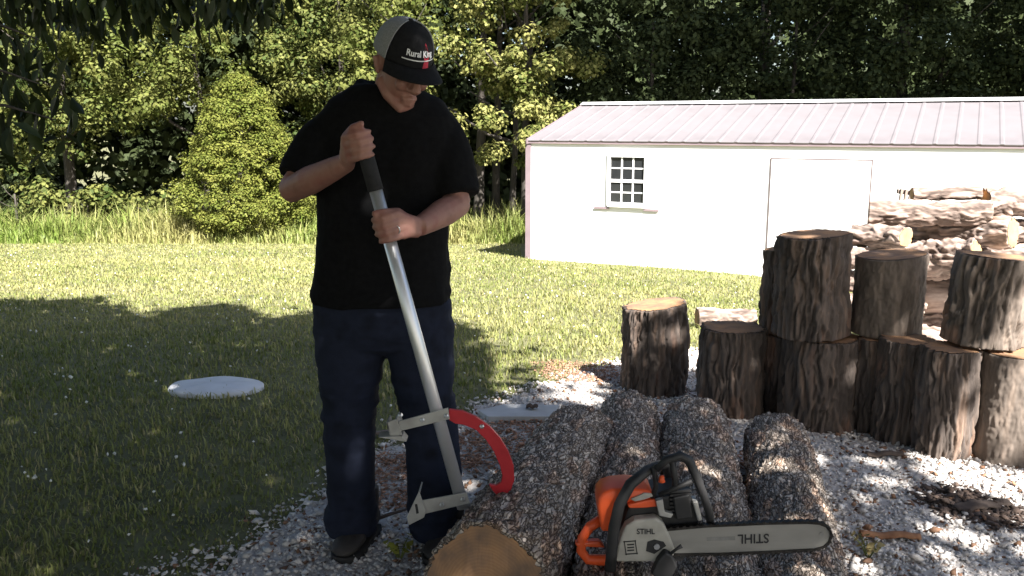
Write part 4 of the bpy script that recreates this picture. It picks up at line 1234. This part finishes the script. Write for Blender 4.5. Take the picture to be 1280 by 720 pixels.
f1 = MB(); f1.prism([TP(*p, -.034) for p in [(50, 155), (98, 136), (124, 204), (130, 214), (72, 226)]], (0, .006, 0)); f1.prism([TP(*p, -.034) for p in [(50, 155), (58, 152), (80, 224), (72, 226)]], (0, .07, 0)); f1.prism([TP(*p, -.034) for p in [(96, 138), (104, 136), (128, 206), (120, 208)]], (0, .07, 0))
f1.build('foot_channel', M['zinc'], ub, False, True, bevel=.001)
f2 = MB(); f2.prism([TP(*p, -.045) for p in [(8, 226), (130, 222), (152, 250), (90, 240)]], (0, .05, .0))
f2.build('foot_plate', M['zinc'], ub, False, True, bevel=.001)
lo = MB(); lo.prism([TP(*p, -.030) for p in [(205, 548), (452, 503), (470, 556), (236, 612)]], (0, .006, 0)); lo.prism([TP(*p, .024) for p in [(205, 548), (452, 503), (470, 556), (236, 612)]], (0, .006, 0))
lb = lo.build('lower_bracket', M['zinc'], jack, False, True, bevel=.001)
f3 = MB(); f3.prism([TP(*p, -.040) for p in [(215, 498), (250, 598), (240, 628), (165, 666), (152, 628)]], (0, .006, 0)); f3.prism([TP(*p, -.034) for p in [(215, 498), (222, 500), (172, 664), (165, 666)]], (0, .075, 0))
fp = f3.build('foot_channel', M['zinc'], lb, False, True, bevel=.001)
MB().prism([TP(*p, -.0415) for p in [(194, 562), (206, 560), (214, 606), (202, 610)]], (0, .001, 0)).build('slot', M['print'], lb, False, True)
for (a, b, par, y_) in [(232, 138, ub, -.030), (352, 118, ub, -.030), (330, 562, lb, -.030), (435, 535, lb, -.030), (122, 116, ub, -.034), (530, 170, jack, -.012)]:
    c = TP(a, b, y_)
    MB().tube([c + [0, .004, 0], c + [0, -.006, 0], c + [0, -.008, 0]], [.0072, .0072, .004], 6).build('bolt', M['bolt'], par, False, True)

# ------------------------------------------------------------------ chainsaw
CY = 2.13
cdep = depth_at(Vector((0, CY, .36)))
saw = empty('chainsaw', tuple(P(812, 712, CY)))
tag(saw, 'orange and cream chainsaw with a long bar resting across the logs', 'chainsaw')
def SP(X, Yz, y=0.0):            # points measured on an enlargement of the saw
    q = np.array(P(690 + X / 3.368, 540 + Yz / 3.368, CY)); q[1] += y; return q
def SQ(X, Yz, y=0.0): return np.array(P(690 + X / 3.368, 540 + Yz / 3.368, CY + y))
def sprism(pts, y0, y1): return [SP(a, b, y0) for a, b in pts], (0, y1 - y0, 0)
cover = [(262, 548), (278, 480), (292, 436), (312, 396), (348, 373), (438, 362), (468, 384), (492, 428), (520, 500), (505, 548)]
cv = MB().prism(*sprism(cover, 0, .035)).build('clutch_cover', M['cream'], saw, False, True, bevel=.006)
tri = [(396, 500), (402, 462), (430, 452), (470, 462), (480, 478), (430, 512)]
MB().prism(*sprism(tri, -.0022, .01)).build('sprocket_window', M['print'], cv, False, True)
MB().tube([SP(440, 480, .004), SP(440, 480, -.006)], [.008, .008], 8).build('bar_nut', M['bolt'], cv, False, True)
for q in ([(302, 460), (352, 456), (360, 512), (310, 516)],):
    ring_ = [q[0], q[1], q[2], q[3]]
    for i in range(4):
        a, b = np.array(ring_[i], float), np.array(ring_[(i + 1) % 4], float); d = unit(b - a) * 4; nrm_ = np.array([-d[1], d[0]])
        MB().prism(*sprism([tuple(a - d * .4), tuple(b + d * .4), tuple(b + d * .4 + nrm_), tuple(a - d * .4 + nrm_)], -.0016 - .0002 * i, .004)).build('warning_mark', M['print'], cv, False, True)
for k_ in range(3):
    MB().prism(*sprism([(316, 472 + 12 * k_), (345, 470 + 12 * k_), (346, 475 + 12 * k_), (317, 477 + 12 * k_)], -.0016, .004)).build('warning_mark', M['print'], cv, False, True)
def saw_text(s_, X, Yz, w_px, y, flip, name, par, mat=M['print'], skew=0):
    tv, tf = text_mesh(s_, 1.0, .02); xs = [v[0] for v in tv]; k_ = w_px / (max(xs) - min(xs)) 
    sg = -1 if flip else 1
    sc = 1.05
    mk(name, [SP(X + sg * v[0] * k_, Yz - sg * v[1] * k_ * sc + skew * sg * v[0] * k_, y) for v in tv], tf, mat, par, False, True)
saw_text('STIHL', 394, 419, 76, -.0016, False, 'lettering', cv)
# bar and chain
barp = [(470, 418), (640, 402), (900, 390), (1080, 386), (1130, 390), (1160, 402), (1178, 424), (1182, 446), (1172, 472), (1150, 492), (1110, 503), (900, 514), (700, 522), (500, 524)]
bar = MB().prism(*sprism(barp, .010, .016)).build('guide_bar', M['bar_steel'], saw, False, True, bevel=.0008)
saw_text('STIHL', 852, 454, 132, .0088, True, 'lettering', bar, skew=-.03)
MB().prism(*sprism([(655, 452), (775, 447), (775, 462), (655, 466)], .0092, .012)).build('small_print', M['grey_print'], bar, False, True)
MB().tube([SP(1140, 437, .0105), SP(1140, 437, .0085)], .006, 12).build('nose_rivet', M['grey_print'], bar, False, True)
path = [np.array(p, float) for p in barp]
c2 = np.array([820., 455.])
dense = []
for i in range(len(path) - 1):
    for f in np.linspace(0, 1, max(2, int(np.linalg.norm(path[i + 1] - path[i]) / 9)), endpoint=False): dense.append(path[i] * (1 - f) + path[i + 1] * f)
dense.append(path[-1])
ch = MB()
for i in range(len(dense) - 1):
    d = unit(dense[i + 1] - dense[i]); nn = np.array([d[1], -d[0]])
    o_ = 9 if i % 3 == 0 else 5
    a, b = dense[i] - d * .6, dense[i + 1] + d * .6
    ch.prism([SP(*(a - nn * 6), .006), SP(*(b - nn * 6), .006), SP(*(b + nn * o_), .006), SP(*(a + nn * (o_ - 3)), .006)], (0, .014, 0))
ch.build('chain', M['chain'], bar, False, True)
# bumper and black tightener hanging below the cover
MB().prism(*sprism([(412, 580), (440, 520), (470, 486), (500, 500), (522, 545), (500, 590), (450, 606)], -.028, .0)).build('scabbard_block', M['black_plastic'], saw, False, True, bevel=.005)
MB().tube([SP(488, 500, -.02), SP(520, 476, -.02), SP(540, 464, -.02)], [.0045, .004, .006], 8).build('tool_lever', M['black_plastic'], saw, True, True)
MB().prism(*sprism([(495, 545), (575, 535), (560, 556), (520, 562)], .02, .05)).build('bumper_spike', M['black_plastic'], saw, False, True, bevel=.002)
# engine housing
MB().prism(*sprism([(300, 560), (300, 420), (330, 345), (420, 300), (545, 290), (600, 310), (625, 350), (640, 400), (600, 440), (590, 560)], .036, .16)).build('crankcase', M['black_plastic'], saw, False, True, bevel=.008)
eng = MB()
for k_ in range(7):
    eng.prism(*sprism([(505, 268 + k_ * 16), (590, 262 + k_ * 16), (600, 270 + k_ * 16), (505, 277 + k_ * 16)], .028, .05))
eng.build('cooling_fins', M['black_plastic'], saw, False, True)
MB().prism(*sprism([(515, 290), (585, 275), (600, 375), (530, 385)], .018, .036)).build('muffler_guard', M['black_plastic'], saw, False, True, bevel=.004)
MB().prism(*sprism([(598, 308), (620, 304), (642, 388), (622, 392)], .02, .06)).build('muffler', M['zinc'], saw, False, True, bevel=.004)
MB().prism(*sprism([(440, 300), (470, 292), (478, 345), (515, 355), (505, 372), (455, 362)], .012, .03)).build('bar_bracket', M['zinc'], saw, False, True, bevel=.002)
# orange shroud
MB().prism(*sprism([(198, 340), (202, 300), (222, 276), (262, 262), (330, 256), (425, 268), (440, 290), (400, 306), (330, 318), (300, 350), (262, 442), (214, 446)], .03, .13)).build('top_shroud', M['orange'], saw, True, True, bevel=.014)
MB().prism(*sprism([(322, 322), (400, 304), (440, 300), (452, 330), (400, 336), (330, 338)], .022, .05)).build('shroud_strip', M['orange'], saw, False, True, bevel=.004)
MB().prism(*sprism([(335, 300), (395, 274), (425, 276), (432, 288), (395, 302), (355, 310)], .024, .03)).build('decal', M['cream'], saw, False, True, bevel=.002)
# handles
rh = [SQ(204, 372, .10), SQ(160, 398, .10), SQ(128, 445, .10), SQ(122, 500, .10), SQ(150, 536, .10), SQ(225, 540, .10)]
MB().tube(rh, [.015, .014, .0135, .0135, .014, .016], 12).build('rear_handle', M['orange'], saw, True, True)
MB().prism(*sprism([(106, 534), (214, 528), (240, 558), (112, 552)], .088, .115)).build('rear_foot', M['orange'], saw, False, True, bevel=.006)
fh = [SQ(245, 580, -.004), SQ(252, 500, -.006), SQ(262, 400, -.006), SQ(284, 305, -.002), SQ(330, 220, .006), SQ(400, 162, .03), SQ(450, 140, .08), SQ(480, 135, .16), SQ(500, 200, .215), SQ(510, 320, .225), SQ(500, 440, .215)]
MB().tube(fh, [.015] * 5 + [.0135] * 6, 12).build('front_handle', M['black_plastic'], saw, True, True)
hg = MB()
hg.tube([SQ(440, 160, .01), SQ(480, 118, .012), SQ(540, 100, .014), SQ(575, 118, .016), SQ(605, 180, .018), SQ(640, 270, .02), SQ(662, 340, .024), SQ(668, 392, .03)], [.008, .011, .013, .013, .012, .011, .011, .010], 10)
hg.tube([SQ(470, 130, .012), SQ(430, 150, .02), SQ(438, 230, .03), SQ(415, 300, .04)], [.008, .008, .007, .007], 8)
hg.tube([SQ(505, 118, .014), SQ(520, 205, .03), SQ(512, 250, .04)], [.008, .009, .008], 8)
hg.tube([SQ(590, 205, .02), SQ(520, 235, .03), SQ(450, 265, .035)], [.008, .008, .007], 8)
hg.build('hand_guard', M['black_plastic'], saw, True, True)
MB().tube([SQ(462, 210, .02), SQ(462, 184, .02)], [.009, .006], 8).build('fuel_cap', M['orange'], saw, True, True)

# ------------------------------------------------------------------ small things on the ground
lc = ground(270, 488)
Vl = []; nl = 48
prof_l = [(.265, -.03), (.265, .004), (.25, .014), (.19, .022), (.10, .026), (.0, .027)]
for r_, z_ in prof_l[:-1]:
    for k_ in range(nl):
        t = 2 * math.pi * k_ / nl
        w = 1 + .012 * math.sin(3 * t) + .008 * math.sin(7 * t + 1)
        Vl.append((r_ * w * math.cos(t), r_ * w * math.sin(t), z_ + .003 * math.sin(5 * t)))
Vl.append((0, 0, .027))
Fl = [(j * nl + k_, j * nl + (k_ + 1) % nl, (j + 1) * nl + (k_ + 1) % nl, (j + 1) * nl + k_) for j in range(4) for k_ in range(nl)] + [(4 * nl + k_, 4 * nl + (k_ + 1) % nl, len(Vl) - 1) for k_ in range(nl)]
ld = mk('ground_lid', Vl, Fl, M['lid'], smooth=True)
ld.scale = (1, .68, 1)
ld.location = (lc.x, lc.y, gzf(lc.x, lc.y) + .018)
tag(ld, 'round white lid lying in the shaded grass left of the person', 'lid')

q = [ground(598, 522), ground(630, 514), ground(700, 515), ground(690, 530), ground(610, 530)]
MB().prism([(p.x, p.y, gzf(p.x, p.y) + .040) for p in q], (0, 0, -.03)).build('flat_board', M['slab'], None, False, True, bevel=.003)
tag(bpy.data.objects['flat_board'], 'flat pale board lying on the gravel behind the red hook', 'board')

def strip(name, u, v, L, w, an, mat, label, group, seed, curl=.012):
    g = ground(u, v); Vp = []; k_ = 14
    for i in range(k_):
        f = i / (k_ - 1); ww_ = w * (.55 + .45 * math.sin(math.pi * min(1, .15 + f * .8))) * (1 + .25 * math.sin(seed + i * 1.9))
        for j in range(5):
            g2 = j / 4 - .5
            Vp.append(((f - .5) * L, g2 * ww_, .018 + curl * (1 - (2 * g2) ** 2) + .004 * math.sin(i * .8 + seed)))
    o = mk(name, Vp, [(i * 5 + j, i * 5 + j + 1, (i + 1) * 5 + j + 1, (i + 1) * 5 + j) for i in range(k_ - 1) for j in range(4)], mat, None, True)
    m = o.modifiers.new('solid', 'SOLIDIFY'); m.thickness = .008
    o.location = (g.x, g.y, gzf(g.x, g.y)); o.rotation_euler = (0, 0, R(an))
    return tag(o, label, 'bark', group)
BG = 'bark strips on the gravel'
strip('bark_strip', 1112, 677, .21, .030, -3, M['strip'], 'long orange brown bark strip right of the tip of the saw bar', BG, 1)
strip('bark_strip', 1105, 574, .17, .028, 5, M['bark_plain'], 'dark bark strip on the gravel below the hidden dark round', BG, 2)
strip('bark_strip', 1225, 638, .24, .07, 12, M['bark_plain'], 'broad dark bark slab lying in the dark litter at the right', BG, 3, .006)
strip('bark_strip', 490, 548, .16, .03, -10, M['wood_grey'], 'grey wood sliver behind the upper foot of the log jack', BG, 4)
strip('bark_strip', 665, 521, .05, .02, -10, M['bark_plain'], 'small dark bark flake lying on the pale board', BG, 5).location.z += .03
tg = MB(); a, b = ground(462, 662), ground(512, 648)
tg.tube([(a.x, a.y, .03), ((a.x + b.x) / 2, (a.y + b.y) / 2 - .015, .045), (b.x, b.y, .04)], [.006, .007, .004], 7)
tag(tg.build('stick', M['bark_plain'], None, True), 'thin dark stick on the gravel between the two boots', 'stick')
def weed(u, v, h, k_, label, c, seed):
    g = ground(u, v); t = empty('weed', (g.x, g.y, gzf(g.x, g.y))); tag(t, label, 'weed')
    for i in range(k_):
        an = i * 2.4 + seed; L = h * rng.uniform(.6, 1)
        b = np.array([math.cos(an) * L * .5, math.sin(an) * L * .5, L * .75])
        MB().tube([(0, 0, 0), tuple(b * .5 + np.array([0, 0, L * .15])), tuple(b)], [.003, .0025, .001], 5).build('stem', M['grass_plain'], t, True)
        for f in (.55, .8, 1.0):
            V, T, C = leafmesh(np.array([b * f + np.array([0, 0, .01])]), np.array([.035]), np.array([[math.cos(an), math.sin(an), 1.2]]), np.array([c]))
            mk('leaf', V, T, M['grass'], t, False, False, C)
M['grass_plain'] = pmat('weed_stem', (.10, .14, .03), (.18, .19, .05), 20, .8)
weed(500, 702, .10, 5, 'small yellow green weed in the gravel between the boots and the log', (.24, .24, .04), 1)
weed(1085, 700, .13, 6, 'dry straw coloured weed beside the rightmost log', (.30, .24, .10), 2)
